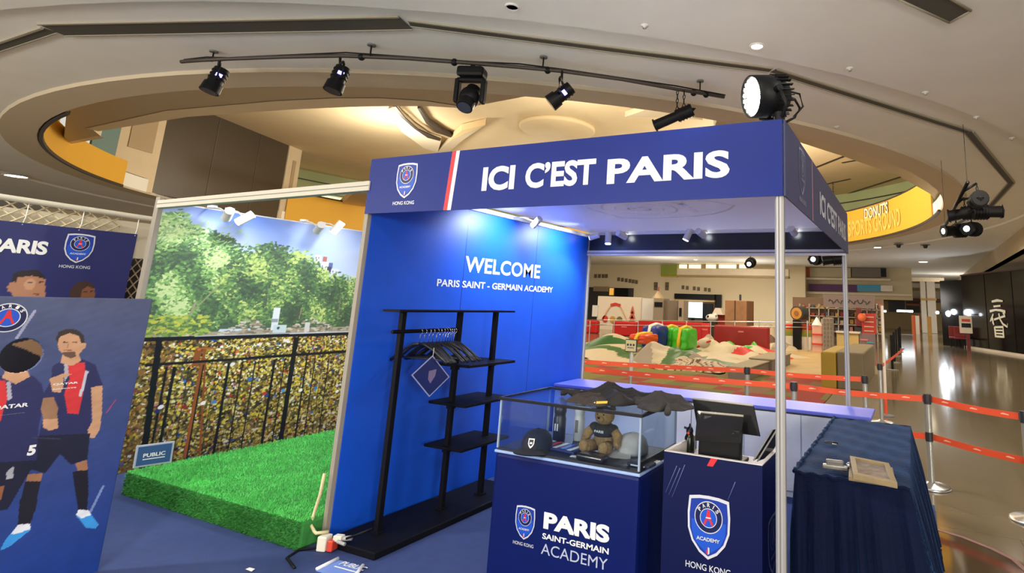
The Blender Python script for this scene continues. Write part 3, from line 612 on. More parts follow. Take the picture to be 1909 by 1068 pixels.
# drum prop and lit rail right of the post
t = thing('drum_prop', 'round wooden drum prop on a dark stand near the centre post', 'drum', ony(1485, 600, 20)); c = ony(1485, 584, 20); m = MB(); m.cyl(c, c+Vector((.15, .5, .02)), .27, mat('drum_dark', srgb(60, 60, 56), .5), n=24); m.build('shell', t); m = MB(); m.cyl(c+Vector((-.006, -.02, 0)), c, .22, mat('drum_skin', srgb(200, 140, 60), .5), n=24); m.cyl(c+Vector((-.012, -.04, 0)), c+Vector((-.006, -.02, 0)), .1, mat('drum_ring', srgb(150, 96, 40), .5), n=20); m.build('head', t); m = MB(); bx(m, 1478, 597, 1493, 650, 20.2, .3, BLACK, 0, True); m.build('stand', t)
one('play_train', 'red and yellow train prop with a green stripe on the play floor', 'prop', [('body', 1464, 605, 1512, 614, 20.5, .8, LAN, .03), ('stripe', 1464, 614, 1512, 620, 20.45, .9, MUST), ('skirt', 1464, 620, 1512, 627, 20.4, 1.0, OLIVE), ('plinth', 1464, 627, 1512, 652, 20.4, 1, PALE, 0, True)])
# red soft barriers
for u0, v0, u1, Y, lab in ((1082, 597, 1112, 22.5, 'red soft barrier block at the left edge of the play floor'), (1141, 599, 1186, 22, 'red soft barrier left of the long one'), (1188, 599, 1320, 21.4, 'long red soft barrier behind the green gift bag'), (1330, 608, 1432, 17.6, 'large dark red soft barrier near the crate stack'), (1306, 604, 1322, 20.8, 'short bright red barrier block')):
    t = thing('soft_barrier', lab, 'barrier', ony((u0+u1)/2, v0, Y)*1); t.location.z = 0
    m = MB(); bx(m, u0, v0, u1, 640, Y, .35, mat('barrier_red_2', srgb(150, 16, 14), .5) if u0 == 1330 else REDV, .06, True); m.build('pad', t)
    m = MB(); bx(m, (u0+u1)/2-5, v0+9, (u0+u1)/2+5, v0+11.5, Y-.01, .03, PINKB); m.build('printed_mark', t)
m = MB()
for v in (596, 605): m.tube([ony(u, v+(u-1085)*.012, 19.5) for u in range(1085, 1512, 60)], .02, STEEL, 6)
t = thing('play_fence', 'thin metal rail fence running along the red barriers', 'fence', ony(1300, 640, 19.5)); m.build('rail', t)
for u in range(1100, 1512, 45):
    q = ony(u, 600, 19.5); m = MB(); m.cyl((q.x, 19.5, 0), (q.x, 19.5, q.z+.05), .025, STEEL, n=8); m.build('post', t)
# play floor carpet
cm = mat('play_carpet', srgb(120, 90, 40), .9); nt = cm.node_tree; b = nt.nodes['Principled BSDF']
tc = nt.nodes.new('ShaderNodeTexCoord'); sn = nt.nodes.new('ShaderNodeVectorMath'); sn.operation = 'SNAP'; sn.inputs[1].default_value = (.5, .5, 10)
wn = nt.nodes.new('ShaderNodeTexWhiteNoise'); cr = nt.nodes.new('ShaderNodeValToRGB'); cr.color_ramp.interpolation = 'CONSTANT'
nt.links.new(tc.outputs['Object'], sn.inputs[0]); nt.links.new(sn.outputs[0], wn.inputs['Vector']); nt.links.new(wn.outputs['Value'], cr.inputs['Fac'])
e = cr.color_ramp.elements; e[0].position = 0; e[0].color = (*srgb(140, 40, 28), 1); e[1].position = .4; e[1].color = (*srgb(118, 112, 42), 1)
for p_, c_2 in ((.7, (120, 88, 56)), (.85, (100, 100, 38))): q = e.new(p_); q.color = (*srgb(*c_2), 1)
nt.links.new(cr.outputs['Color'], b.inputs['Base Color'])
pc = [onz(u, v, 0) for u, v in ((1000, 760), (1517, 774), (1577, 706), (1560, 655), (1440, 652), (1080, 643))]
m = MB(); m.prism([(p.x, p.y) for p in pc], .012, cm, z0=.002); tag(m.build('play_carpet'), 'red and olive patchwork carpet under the deflated inflatables', 'carpet')
pc = [onz(u, v, 0) for u, v in ((1519, 774), (1640, 790), (1640, 690), (1600, 650), (1562, 655), (1579, 706))]
m = MB(); m.prism([(p.x, p.y) for p in pc], .008, mat('grey_carpet', srgb(112, 98, 74), .85, noise=.08), z0=.002); tag(m.build('grey_carpet'), 'grey brown carpet strip along the right edge of the play floor', 'carpet')
pc = [onz(u, v, 0) for u, v in ((1440, 700), (1530, 706), (1555, 655), (1445, 652))]
m = MB(); m.prism([(p.x, p.y) for p in pc], .02, mat('plank_mat', srgb(178, 152, 108), .6, noise=.1, nscale=2), z0=.008); tag(m.build('wood_mat'), 'pale wooden play mat between the benches and the mustard block', 'mat')
# grey benches
BG = mat('bench_grey', srgb(128, 118, 104), .7); BGT = mat('bench_top', srgb(150, 138, 112), .7)
for (u0, u1, vb, vt), lab in (((1356, 1402, 708, 684), 'grey block bench nearer the orange belts'), ((1398, 1448, 692, 668), 'grey block bench behind the nearer one')):
    a, c = onz(u0, vb, 0), onz(u1, vb, 0); h = vz((u0+u1)/2, vt, (a.x+c.x)/2, a.y); t = thing('block_bench', lab, 'bench', ((a.x+c.x)/2, a.y, 0))
    m = MB(); m.b2((a.x, a.y, 0), (c.x, a.y+2.3, h-.04), BG, .02); m.build('body', t); m = MB(); m.b2((a.x-.03, a.y-.03, h-.04), (c.x+.03, a.y+2.33, h), BGT, .015); m.build('seat_pad', t)
# deflated inflatables: soft mounds of cloth
def mound(name, label, cat, u, v, w, d, h, colors, stripe, seed, rz=0):
    p = onz(u, v, 0); t = thing(name, label, cat, (p.x, p.y, .014), rz)
    rg = np.random.default_rng(seed); N = 46; vs = []; fs = []
    bumps = [(rg.uniform(-.75, .75), rg.uniform(-.7, .7), rg.uniform(.15, .4), rg.uniform(.3, 1)) for _ in range(9)]
    for j in range(N):
        for i in range(N):
            x, y = 2*i/(N-1)-1, 2*j/(N-1)-1; r = (abs(x)**2.6+abs(y)**2.6)
            z = sum(a*math.exp(-((x-bx_)**2+(y-by)**2)/s/s) for bx_, by, s, a in bumps)*.55+.35
            z = z*max(0, 1-r)**.5+.05*math.sin(9*x+4*y+seed)*max(0, 1-r)+.03*math.sin(17*x-11*y)*max(0, 1-r)
            k = 1+.12*math.sin(5*math.atan2(y, x)+seed)
            vs.append((x*w/2*k, y*d/2*k+d/2, max(0, z)*h*.62))
    mb = MB()
    for c in colors: mb.m(c)
    for j in range(N-1):
        for i in range(N-1):
            x, y = 2*i/(N-1)-1, 2*j/(N-1)-1
            mb.f.append((j*N+i, j*N+i+1, j*N+N+i+1, j*N+N+i)); mb.mi.append(stripe(x, y) % len(colors)); mb.sm.append(True)
    mb.v = vs; mb.build('cloth', t, True); return t
CW = mat('cloth_white', srgb(188, 174, 148), .6, bump=.3, bscale=8); CG = mat('cloth_green', srgb(34, 92, 34), .5, bump=.3, bscale=8); CR = mat('cloth_red', srgb(196, 40, 36), .5, bump=.3, bscale=8)
CGR = mat('cloth_grey', srgb(150, 138, 122), .6, bump=.3, bscale=8); CBG = mat('cloth_bright_green', srgb(60, 170, 50), .4, bump=.3, bscale=8); CBR = mat('cloth_brown', srgb(84, 60, 40), .6); CPK = mat('cloth_pinkgrey', srgb(170, 134, 120), .6, bump=.3, bscale=8)
mound('deflated_inflatable', 'green and white striped deflated inflatable lying nearest the welcome wall', 'inflatable', 1140, 676, 4.2, 6, .55, [CW, CG], lambda x, y: int((y+.25*math.sin(2*x)+1)*4.5), 3)
mound('deflated_inflatable', 'grey white folded inflatable with green edges behind the small sign', 'inflatable', 1225, 684, 1.9, 2.4, .85, [CGR, CW, CG, CGR], lambda x, y: int((x+.3*y+1)*2.6), 8)
mound('deflated_inflatable', 'speckled beige inflatable flat on the carpet before the gift bags', 'inflatable', 1262, 692, 2.0, 1.8, .45, [CPK, CPK, CBR, CPK, CW], lambda x, y: int(7*math.sin(6*x)+5*math.cos(7*y)+20), 11)
mound('deflated_inflatable', 'white inflatable with green rim spread in the middle of the play carpet', 'inflatable', 1318, 686, 2.6, 3.2, .55, [CW, CW, CG], lambda x, y: 2 if y < -.72 or (y < -.4 and x < -.2) else 0, 13)
mound('deflated_inflatable', 'white and red inflatable under the striped ball', 'inflatable', 1335, 668, 2.6, 2.6, .75, [CW, CR, CW], lambda x, y: 1 if abs(x-.5*y) > .75 else 0, 17)
mound('deflated_inflatable', 'red inflatable cloth edge in front of the dark red barrier', 'inflatable', 1402, 668, 2.8, 2.2, .32, [CR, CR, CW], lambda x, y: int((x+y)*2+6), 19)
mound('deflated_inflatable', 'grey and brown deflated figure heap against the dark red barrier', 'inflatable', 1402, 652, 3.0, 2.0, .95, [CGR, CBR, CW, CGR], lambda x, y: 1 if (x*x*1.6+(y+.3)**2*3) < .35 else int((x+1)*4)*2, 23)
mound('deflated_inflatable', 'bright green cloth heap right of the striped ball', 'inflatable', 1372, 662, 1.7, 1.4, .7, [CBG], lambda x, y: 0, 29)
mound('deflated_inflatable', 'grey wrinkled inflatable behind the striped ball', 'inflatable', 1330, 652, 3.0, 2.5, .9, [CGR, CPK, CW], lambda x, y: int((x+1)*3+(y+1)*2), 31)
mound('deflated_inflatable', 'dark green and white inflatable behind the red orange gift bag', 'inflatable', 1160, 655, 4.4, 3, .8, [CG, CW, CW], lambda x, y: int((y+1)*4+x), 37)
def giftbag(u0, u1, v0, v1, Y, mt, rib, lab):
    a, c = ony(u0, (v0+v1)/2, Y), ony(u1, (v0+v1)/2, Y); zt = ony((u0+u1)/2, v0, Y).z; zb = max(.012, ony((u0+u1)/2, v1, Y).z); w = c.x-a.x
    t = thing('gift_bag', lab, 'gift bag', ((a.x+c.x)/2, Y, zb))
    m = MB(); bm = bmesh.new(); bmesh.ops.create_cube(bm, size=1); bmesh.ops.subdivide_edges(bm, edges=bm.edges[:], cuts=7, use_grid_fill=True)
    for q in bm.verts:
        x, y, z = q.co*2; k = 1-.10*(x**4+y**4+z**4-1); q.co = Vector((x*w/2*k*(1+.05*math.sin(7*z+3*y)), y*.5*k*(1+.06*math.sin(8*z)), (z*k*(1+.06*math.sin(6*x+2))+1)*(zt-zb)/2))
    bm.verts.index_update(); m.add([v.co.copy() for v in bm.verts], [[v.index for v in f.verts] for f in bm.faces], mt, None, True); bm.free(); m.build('bag', t, True)
    m = MB(); m.tube([(-.02, -.50, .02), (.0, -.55, (zt-zb)*.5), (.02, -.47, (zt-zb)*.96), (.02, 0, (zt-zb)*1.04), (.02, .47, (zt-zb)*.96)], .06, rib, 6); m.build('ribbon', t, True)
YR_ = mat('ribbon_yellow', srgb(232, 190, 30), .5)
giftbag(1206, 1237, 606, 652, 13.95, mat('bag_blue', srgb(24, 50, 140), .4), WVINYL, 'blue inflatable gift bag with a white ribbon')
giftbag(1236, 1264, 609, 656, 14.8, mat('bag_green', srgb(66, 186, 30), .4), YR_, 'bright green inflatable gift bag with a yellow ribbon, left of two')
giftbag(1262, 1292, 611, 658, 14.2, mat('bag_green', srgb(66, 186, 30), .4), YR_, 'bright green inflatable gift bag with a yellow ribbon, right of two')
giftbag(1184, 1217, 622, 640, 12.9, mat('bag_orange', srgb(226, 80, 36), .4), YR_, 'red orange flat inflatable gift bag with a yellow ribbon')
t = thing('striped_ball', 'white ball with a red band lying on the inflatables', 'ball', ony(1312, 650, 13.6)); c = ony(1312, 640, 13.6); m = MB(); m.ball(c, (.19, .19, .14), CW); m.build('ball', t); m = MB(); m.tube([c+Vector((.193*math.cos(a), .193*math.sin(a)*.7, .1*math.cos(a)-.02)) for a in np.linspace(0, 2*PI, 24, endpoint=False)], .03, CR, 6, True); m.build('band', t)
# sign on a thin pole
p = Vector((-3.27, 5.05, 0)); t = thing('pole_sign', 'small cream sign in a dark frame on a silver pole by the orange belts', 'sign', p)
m = MB(); m.lathe([(.16, 0), (.16, .012), (.02, .03)], STEEL, Matrix.Translation(p)); m.build('base', t)
m = MB(); m.cyl(p, p+Vector((0, 0, .93)), .022, STEEL); m.cyl(p+Vector((0, 0, .5)), p+Vector((0, 0, .82)), .03, mat('pole_white', srgb(200, 198, 190), .4)); m.build('pole', t)
z0, z1 = vz(1178, 656, p.x, p.y), vz(1178, 632, p.x, p.y); m = MB(); m.box(p+Vector((0, -.03, (z0+z1)/2)), (.19, .02, z1-z0), DARKG, bev=.004); m.build('frame', t)
m = MB(); m.box(p+Vector((0, -.042, (z0+z1)/2)), (.168, .006, (z1-z0)*.86), mat('sign_cream', srgb(214, 200, 150), .6))
for k in range(3): m.box(p+Vector((-.048+.048*k, -.046, (z0+z1)/2+.012)), (.028, .004, .03), DARKG)
m.box(p+Vector((0, -.046, (z0+z1)/2-.03)), (.11, .004, .014), GREY); m.build('face', t)
# thin white pole and far corridor
p = onz(1652, 775, 0); zt = vz(1648, 570, p.x, p.y); t = thing('white_pole', 'thin tall white pole with an orange foot standing in the hall', 'pole', p)
m = MB(); m.cyl(p+Vector((0, 0, .24)), (p.x, p.y, zt), .022, PALE); m.build('shaft', t); m = MB(); m.cyl(p, p+Vector((0, 0, .25)), .024, ORANGE); m.lathe([(.12, 0), (.12, .01), (.03, .03)], GREY, Matrix.Translation(p)); m.build('foot', t)
for u, w, lab in ((1737, 8, 'pale column at the far right of the corridor, front one'), (1722, 5, 'slim pale column left of the front one in the corridor')):
    one('column', lab, 'column', [('shaft', u-w, 500, u+w, 642, 50, .9, PALE, .03, True), ('collar', u-w-1, 556, u+w+1, 560, 49.9, 1.1, goods[3])])
one('escalator', 'dark escalator mass with orange and blue lit edges far down the corridor', 'escalator', [('flank', 1656, 562, 1715, 582, 55, 2, DARKG), ('handrail', 1690, 566, 1716, 570, 54.8, .2, ORNG), ('underside', 1640, 556, 1760, 562, 55, 2, mat('dark_red2', srgb(96, 44, 24), .5))])
for u0, u1, v, Y, lab in ((1672, 1702, 580, 48, 'long white strip light far down the corridor'), (1617, 1631, 580, 46, 'short white strip light left of the long one'), (1638, 1652, 580, 47, 'short strip light next to the long one')):
    one('strip_light', lab, 'light', [('tube', u0, v-1.5, u1, v+1.5, Y, .1, LAMPC), ('housing', u0, v-3, u1, v-1.5, Y, .2, WHITE), ('rod', (u0+u1)/2-.3, 505, (u0+u1)/2+.3, v-3, Y+.05, .04, GREY)])
one('glowing_box', 'low box with a bright glowing face far down the corridor', 'light', [('face', 1681, 624, 1703, 632, 44, .3, mat('glowing_face', (1, 1, 1), emit=1.5)), ('case', 1680, 632, 1704, 638, 44, .4, GREY, 0, True)])  # low box with an evenly glowing face
one('roll_banner', 'orange and white vertical banner far down the corridor', 'banner', [('cloth', 1700, 588, 1715, 630, 46, .05, mat('banner_orange', srgb(226, 110, 60), .6)), ('stripe', 1707, 589, 1714, 626, 45.95, .04, PALE), ('foot', 1699, 630, 1716, 640, 46, .3, GREY, 0, True)])
one('roll_banner', 'narrow amber banner beside the pale columns', 'banner', [('cloth', 1729, 590, 1737, 630, 44, .05, mat('banner_amber', srgb(222, 170, 90), .6)), ('foot', 1728, 630, 1738, 642, 44, .3, GREY, 0, True)])
m = MB(); one('glass_rail', 'white topped low rail crossing the corridor floor', 'rail', [('rail', 1688, 636, 1792, 640, 40, .1, PALE), ('panel', 1688, 640, 1792, 650, 40, .05, GLASS, 0, True)])
one('ceiling_frame', 'white angular frame under the far corridor ceiling', 'ceiling frame', [('beam', 1650, 517, 1760, 524, 46, .4, CREAM), ('beam', 1655, 528, 1756, 536, 52, .4, PALE), ('beam', 1660, 542, 1752, 556, 56, .4, CREAM)])
for k, (u, vb) in enumerate(((1664, 690), (1668, 676), (1672, 664), (1676, 656), (1679, 650))):
    p = onz(u, vb, 0); t = thing('queue_post', 'dark queue post in the row receding down the hall, %s one' % ('nearest second third fourth farthest'.split()[k]), 'post', p, group='dark queue posts down the hall')
    m = MB(); m.cyl(p+Vector((0, 0, .02)), p+Vector((0, 0, .95)), .035, BLACK, n=10); m.build('pole', t); m = MB(); m.lathe([(.17, 0), (.17, .015), (.04, .03)], GREY, Matrix.Translation(p), 16); m.build('base', t)
# black shopfront with white brush lettering
SB = mat('black_gloss', (.008, .0075, .007), .14, spec=.2); SB2 = mat('black_gloss_panel', (.012, .011, .010), .2, spec=.2)
A, B, B2 = Vector((7.6, 17, 0)), Vector((2.875, 29.69, 0)), Vector((1.95, 30.9, 0)); HT = 3.55
sf = thing('black_shopfront', 'glossy black shopfront with three white brush characters', 'shop', (4.6, 25, 0))
for P_, Q_, h, nm in ((A, B, HT, 'facade'), (B, B2, 3.3, 'entrance_wall')):
    d = (Q_-P_).normalized(); M = frame(P_, d, (0, 0, 1)); L = (Q_-P_).length; m = MB(); m.b2((0, 0, 0), (L, h, .3), SB, M=M); m.build(nm, sf)
d = (B-A).normalized(); LAB = (B-A).length; M_AB = frame(A, -d, (0, 0, 1))   # w faces the hall
MF = frame(B, (A-B).normalized(), (0, 0, 1)); m = MB(); m.b2((0, 0, 0), (LAB, .10, .06), PALE, M=MF); m.build('skirting', sf)
m = MB(); m.b2((0, HT-.06, 0), (LAB, HT, .05), mat('dark_red3', srgb(60, 14, 10), .4), M=MF); m.build('top_trim', sf)
for k in range(1, 6): m = MB(); m.b2((LAB*k/6-.01, .1, 0), (LAB*k/6+.01, HT-.1, .02), SB2, M=MF); m.build('panel_joint', sf)
def onab(u, v):
    nrm = np.array([d.y, -d.x, 0]); r_ = ray(u, v); t_ = np.dot(np.array(A)-CAM, nrm)/np.dot(r_, nrm); return Vector(CAM+r_*t_)
c0 = onab(1862, 594); ul, ur = onab(1845, 594), onab(1879, 594); hh = onab(1862, 558).z-onab(1862, 629).z; ww = (ul-ur).length
MC = frame((c0.x, c0.y, c0.z), (A-B).normalized(), (0, 0, 1))
INKW = mat('brush_white', srgb(226, 218, 190), .5, emit=.10)
for nm, S in (('character_three', [([(-.25, .45), (.02, .48), (.28, .46)], [.05, .07, .04]), ([(-.18, .32), (.0, .33), (.16, .34)], [.05, .045, .05]), ([(-.38, .19), (-.1, .23), (.15, .22), (.36, .18)], [.07, .05, .06, .08])]),
              ('character_generation', [([(-.22, .12), (-.33, -.02), (-.40, -.09)], [.05, .07, .02]), ([(-.27, .02), (-.26, -.12), (-.22, -.17)], [.07, .07, .05]), ([(-.2, -.03), (.1, .03), (.34, .08)], [.05, .05, .06]), ([(.05, .14), (.08, .0), (.2, -.13), (.4, -.2), (.42, -.11)], [.06, .06, .06, .05, .02]), ([(.24, .15), (.32, .11)], [.05, .05])]),
              ('character_eye', [([(-.2, -.22), (-.18, -.49)], [.07, .08]), ([(-.2, -.23), (.2, -.21), (.19, -.48)], [.05, .07, .08]), ([(-.16, -.31), (.17, -.30)], .04), ([(-.16, -.39), (.17, -.385)], .04), ([(-.2, -.47), (.2, -.465)], .05)])):
    m = MB()
    for pts, wd in S:
        wd = wd if isinstance(wd, list) else [wd]*len(pts); m.strip([(x*ww*1.15, y*hh) for x, y in pts], [w*hh*1.05 for w in wd], INKW, MC, .03)
    m.build(nm, sf)
for u, v, r, lab in ((1779, 585, .16, 'brightest white globe lamp by the black shop entrance'), (1757, 583, .09, 'small globe lamp at the left corner of the black shop'), (1817, 586, .08, 'small globe lamp nearest the white brush characters'), (1775, 631, .07, 'low white floor lamp inside the black shop entrance')):
    c = onab(u, v)+Vector((-.25, -.1, 0)); t = thing('globe_lamp', lab, 'lamp', c); m = MB(); m.ball(c, (r, r, r), LAMPC, sub=2); m.build('globe', t); m = MB(); m.cyl(c, c+Vector((.25, .1, 0)), .02, BLACK); m.build('arm', t)
lamp('POINT', onab(1779, 585)+Vector((-.6, -.3, .1)), 60, COOL, .15)
c = onab(1836, 650); g = Vector((c.x-.7, c.y-.4, 0)); t = thing('menu_stand', 'red menu stand with a white panel before the black shopfront', 'sign', g)
dz = lambda v: vz(1834, v, g.x, g.y)
m = MB(); m.b2((g.x-.05, g.y-.05, 0), (g.x+.10, g.y+.05, dz(622)), mat('stand_red', srgb(110, 20, 16), .5)); m.build('post', t)
m = MB(); m.b2((g.x-.30, g.y-.07, dz(623)), (g.x+.22, g.y+.07, dz(590)), PALE, .02); m.build('panel', t)
m = MB(); m.b2((g.x-.22, g.y-.085, dz(612)), (g.x+.16, g.y-.07, dz(604)), BLACK); m.b2((g.x-.2, g.y-.085, dz(601)), (g.x+.14, g.y-.07, dz(596)), LAN); m.build('picture', t)
for u, v, lab in ((1808, 640, 'dark red chair left of the menu stand, front one'), (1798, 636, 'dark red chair left of the menu stand, rear one')):
    c = onab(u, 650)+Vector((-.4, -.25, 0)); c.z = 0; t = thing('dining_chair', lab, 'chair', c)
    m = MB(); m.b2((c.x-.25, c.y-.25, .42), (c.x+.25, c.y+.25, .5), mat('chair_red', srgb(130, 26, 20), .5), .02); m.build('seat', t)
    m = MB(); m.b2((c.x-.25, c.y+.2, .5), (c.x+.25, c.y+.26, 1.0), mat('chair_red', srgb(130, 26, 20), .5), .02); m.build('backrest', t)
    for sx in (-.2, .2):
        for sy in (-.2, .2): m = MB(); m.cyl((c.x+sx, c.y+sy, 0), (c.x+sx, c.y+sy, .42), .02, BLACK, n=8); m.build('leg', t)
# ------------------------------------------------------------------ blue carpet of the stand
BC = mat('blue_carpet', srgb(42, 60, 112), .85, noise=.10, nscale=14, bump=.25, bscale=400)
m = MB(); m.prism([(-8.5, -3.6), (.66, -3.6), (.66, 2.88), (-8.5, 2.88)], .006, BC, z0=.001); tag(m.build('blue_carpet'), 'dark blue event carpet under the whole stand', 'carpet')
# ------------------------------------------------------------------ the booth
W, D, HB, HT2 = 2.88, 3.0, 2.108, 2.5
booth = thing('exhibition_booth', 'blue exhibition booth with a lettered canopy, welcome wall and silver posts', 'booth', (-1.44, 1.5, 0))
ff = MB(); ff.b2((-W-.02, -.02, HB), (.008, -.012, HT2), BLUE); fr = ff.build('fascia_panel', booth)
MFf = frame((0, -.0205, 0), (1, 0, 0), (0, 0, 1))
m = MB(); add_text(m, 'ICI', MFf, -1.876, 2.219, -1.625, 2.374, WVINYL, .042); m.build('lettering', fr); m = MB(); add_text(m, 'C\u2019EST', MFf, -1.545, 2.219, -1.055, 2.374, WVINYL, .036, spacing=1); m.build('lettering', fr); m = MB(); add_text(m, 'PARIS', MFf, -.98, 2.215, -.262, 2.362, WVINYL, .036, spacing=1.02); m.build('lettering', fr)
m = MB(); m.poly([(-2.176, HB, .001), (-2.145, HB, .001), (-2.118, HT2, .001), (-2.150, HT2, .001)], RED, MFf); m.poly([(-2.143, HB, .001), (-2.112, HB, .001), (-2.086, HT2, .001), (-2.116, HT2, .001)], WVINYL, MFf); m.build('tricolour_stripe', fr)
m = MB(); crest(m, MFf, -2.535, 2.325, .245); m.build('crest', fr)
SLATE = mat('side_fascia_print', srgb(46, 52, 92), .5)
m = MB(); m.b2((.011, -.01, HB), (.02, D+.02, HT2), SLATE); sf_ = m.build('fascia_panel', booth)
MSf = frame((.0205, 0, 0), (0, 1, 0), (0, 0, 1)); SV = mat('side_vinyl', srgb(178, 180, 190), .5)
m = MB(); add_text(m, 'ICI C\u2019EST PARIS', MSf, 1.14, 2.20, 2.80, 2.36, SV, .035); m.build('lettering', sf_)
m = MB(); crest(m, MSf, .46, 2.335, .27, mono=mat('crest_outline', srgb(128, 132, 150), .5), field=SLATE); m.build('crest', sf_)
m = MB(); m.b2((0, 0, 0), (.016, HT2-HB, .001), mat('pink_line', srgb(176, 120, 120), .5), M=frame((.0205, .83, HB), (0, 1, 0), (0, 0, 1))); m.build('tricolour_stripe', sf_)
m = MB(); m.b2((-W, D-.02, 2.148), (0, D+.0, 2.36), mat('rear_fascia_black', (.012, .014, .022), .3)); m.build('fascia_panel', booth)
m = MB(); m.b2((-W, D-.035, 2.09), (0, D+.01, 2.148), WHITE); m.b2((-W, D-.04, 2.116), (0, D-.035, 2.122), DARKG); m.build('header_rail', booth)
m = MB(); m.b2((-W, D-.06, 2.325), (0, D-.02, 2.365), WHITE); m.build('lamp_rail', booth)
m = MB(); m.b2((-W-.01, 0.03, 2.30), (-W+.035, D, 2.335), WHITE); m.build('lamp_rail', booth)
m = MB(); m.b2((-W, .0, 2.36), (0, D, 2.385), mat('roof_white', srgb(222, 224, 236), .35)); rf = m.build('roof_panel', booth)
nt = MATS['roof_white'].node_tree; mo = next(x for x in nt.nodes if x.type == 'OUTPUT_MATERIAL'); tr = nt.nodes.new('ShaderNodeBsdfTranslucent'); tr.inputs[0].default_value = (.9, .9, 1, 1); mx = nt.nodes.new('ShaderNodeMixShader'); mx.inputs[0].default_value = .30
nt.links.new(nt.nodes['Principled BSDF'].outputs[0], mx.inputs[1]); nt.links.new(tr.outputs[0], mx.inputs[2]); nt.links.new(mx.outputs[0], mo.inputs[0])
ra, rb = onz(1190, 389, 2.358), onz(1366, 381, 2.358); hh_ = (ra.x-rb.x)/-.66
MR = frame((ra.x+.16*hh_, ra.y+.02, 2.3595), (0, -1, 0), (-1, 0, 0)); m = MB(); RPT = mat('roof_print', srgb(255, 255, 255), .3)
def ring(r, w, cv): m.strip([(r*math.cos(2*PI*k/48), cv+r*math.sin(2*PI*k/48)) for k in range(49)], w, RPT, MR, .001)
for r, w in ((.255, .02), (.165, .012), (.075, .014)): ring(r*hh_, w*hh_, .16*hh_)
m.strip([(x*hh_, y*hh_) for x, y in ((-.36, .46), (0, .5), (.36, .46), (.385, .2), (.375, -.05), (.30, -.25), (.16, -.41), (0, -.5), (-.16, -.41), (-.30, -.25), (-.375, -.05), (-.385, .2), (-.36, .46))], .028*hh_, RPT, MR, .001)
for q_ in (((-.10, .04), (-.045, .14), (0, .28), (.045, .14), (.10, .04)), ((-.055, .04), (-.02, .12), (.02, .12), (.055, .04))): m.strip([(x*hh_, y*hh_) for x, y in q_], .018*hh_, RPT, MR, .001)
add_text(m, 'ACADEMY', MR, -.21*hh_, -.215*hh_, .21*hh_, -.145*hh_, RPT, .03, .001); m.build('crest', rf)
def post(name, x, y, z1, par):
    m = MB(); w = .022
    pts = [(-w, -w*.55), (-w*.55, -w), (w*.55, -w), (w, -w*.55), (w, w*.55), (w*.55, w), (-w*.55, w), (-w, w*.55)]
    m.prism([(x+a, y+b) for a, b in pts], z1, ALUW)
    for sx, sy in ((0, -1), (0, 1), (-1, 0), (1, 0)):
        m.b2((x+sx*(w+.0006)-(.003 if sy else .0002), y+sy*(w+.0006)-(.003 if sx else .0002), .02), (x+sx*(w+.0006)+(.003 if sy else .0002), y+sy*(w+.0006)+(.003 if sx else .0002), z1-.02), GREY)
    m.cyl((x, y, 0), (x, y, .012), .035, STEEL); return m.build(name, par)
post('post', -.014, .014, HT2-.02, booth); post('post', -.014, D-.01, HT2-.02, booth); post('post', -W, D, HT2-.02, booth)
ww_ = MB(); ww_.b2((-W-.04, .03, .012), (-W, D-.03, 2.34), WBLUE); wp = ww_.build('welcome_wall', booth)
m = MB(); m.b2((-W-.042, -.0, 0), (-W-.008, .03, HT2), mat('edge_beige', srgb(150, 142, 128), .5)); m.build('edge_post', booth)
m = MB(); m.b2((-W-.045, .0, .0), (-W-.0, D, .012), ALU); m.build('base_rail', booth)
for y in (.98, 1.98): m = MB(); m.b2((-W, y-.002, .05), (-W+.0008, y+.002, 2.33), NAVY); m.build('panel_joint', wp)
MWw = frame((-W+.0008, 0, 0), (0, 1, 0), (0, 0, 1))
m = MB(); add_text(m, 'WELCOME', MWw, .985, 1.772, 2.06, 1.908, WVINYL, .022, spacing=1.03); m.build('lettering', wp)
m = MB(); add_text(m, 'PARIS SAINT - GERMAIN ACADEMY', MWw, .695, 1.640, 2.31, 1.698, WVINYL, .022, spacing=1); m.build('lettering', wp)
# track spots
def spot(p, dirv, label, arm_to, face=False, big=1):
    t = thing('track_spotlight', label, 'spotlight', p); p = Vector(p); dv = Vector(dirv).normalized()
    m = MB(); m.cyl(p-dv*.055*big, p+dv*.055*big, .030*big, WHITE, n=18); m.build('head', t)
    m = MB(); m.cyl(p+dv*.056*big, p+dv*.0575*big, .026*big, LAMPC, n=18); m.build('lens', t)
    m = MB(); m.tube([p, (p+Vector(arm_to))/2+Vector((0, 0, .02)), arm_to], .007, WHITE, 6); m.build('arm', t)
    m = MB(); m.cyl(Vector(arm_to)-Vector((0, 0, .012)), Vector(arm_to)+Vector((0, 0, .012)), .03*big, WHITE, n=14); m.build('mount', t); return t
q = onx(1000, 414, -2.52); spot(q, (-.8, .25, -.55), 'white track spotlight aimed at the welcome wall lettering', (-W+.03, q.y+.05, 2.315))
q2 = onx(1110, 441, -2.62) if False else ony(1108, 441, 2.80); spot(q2, (-.9, -.2, -.3), 'leftmost white spotlight on the rear rail, tilted sideways', (q2.x+.08, 2.95, 2.34))
for u, v, dv, lab in ((1134, 444, (.1, -.2, -1), 'second white spotlight from the left on the rear rail, pointing down'), (1159, 438, (.3, 1, -.3), 'third white spotlight on the rear rail, round end toward the front'),
                   (1283, 437, (-.4, -.2, -1), 'fourth white spotlight on the rear rail, pointing down'), (1307, 435, (.2, 1, -.3), 'fifth white spotlight on the rear rail, round end beside the fourth'), (1478, 430, (.1, 1, -.3), 'white round spotlight on the rear rail right of the front post')):
    q = ony(u, v, 2.84); spot(q, dv, lab, (q.x, 2.95, 2.34), big=1.2)
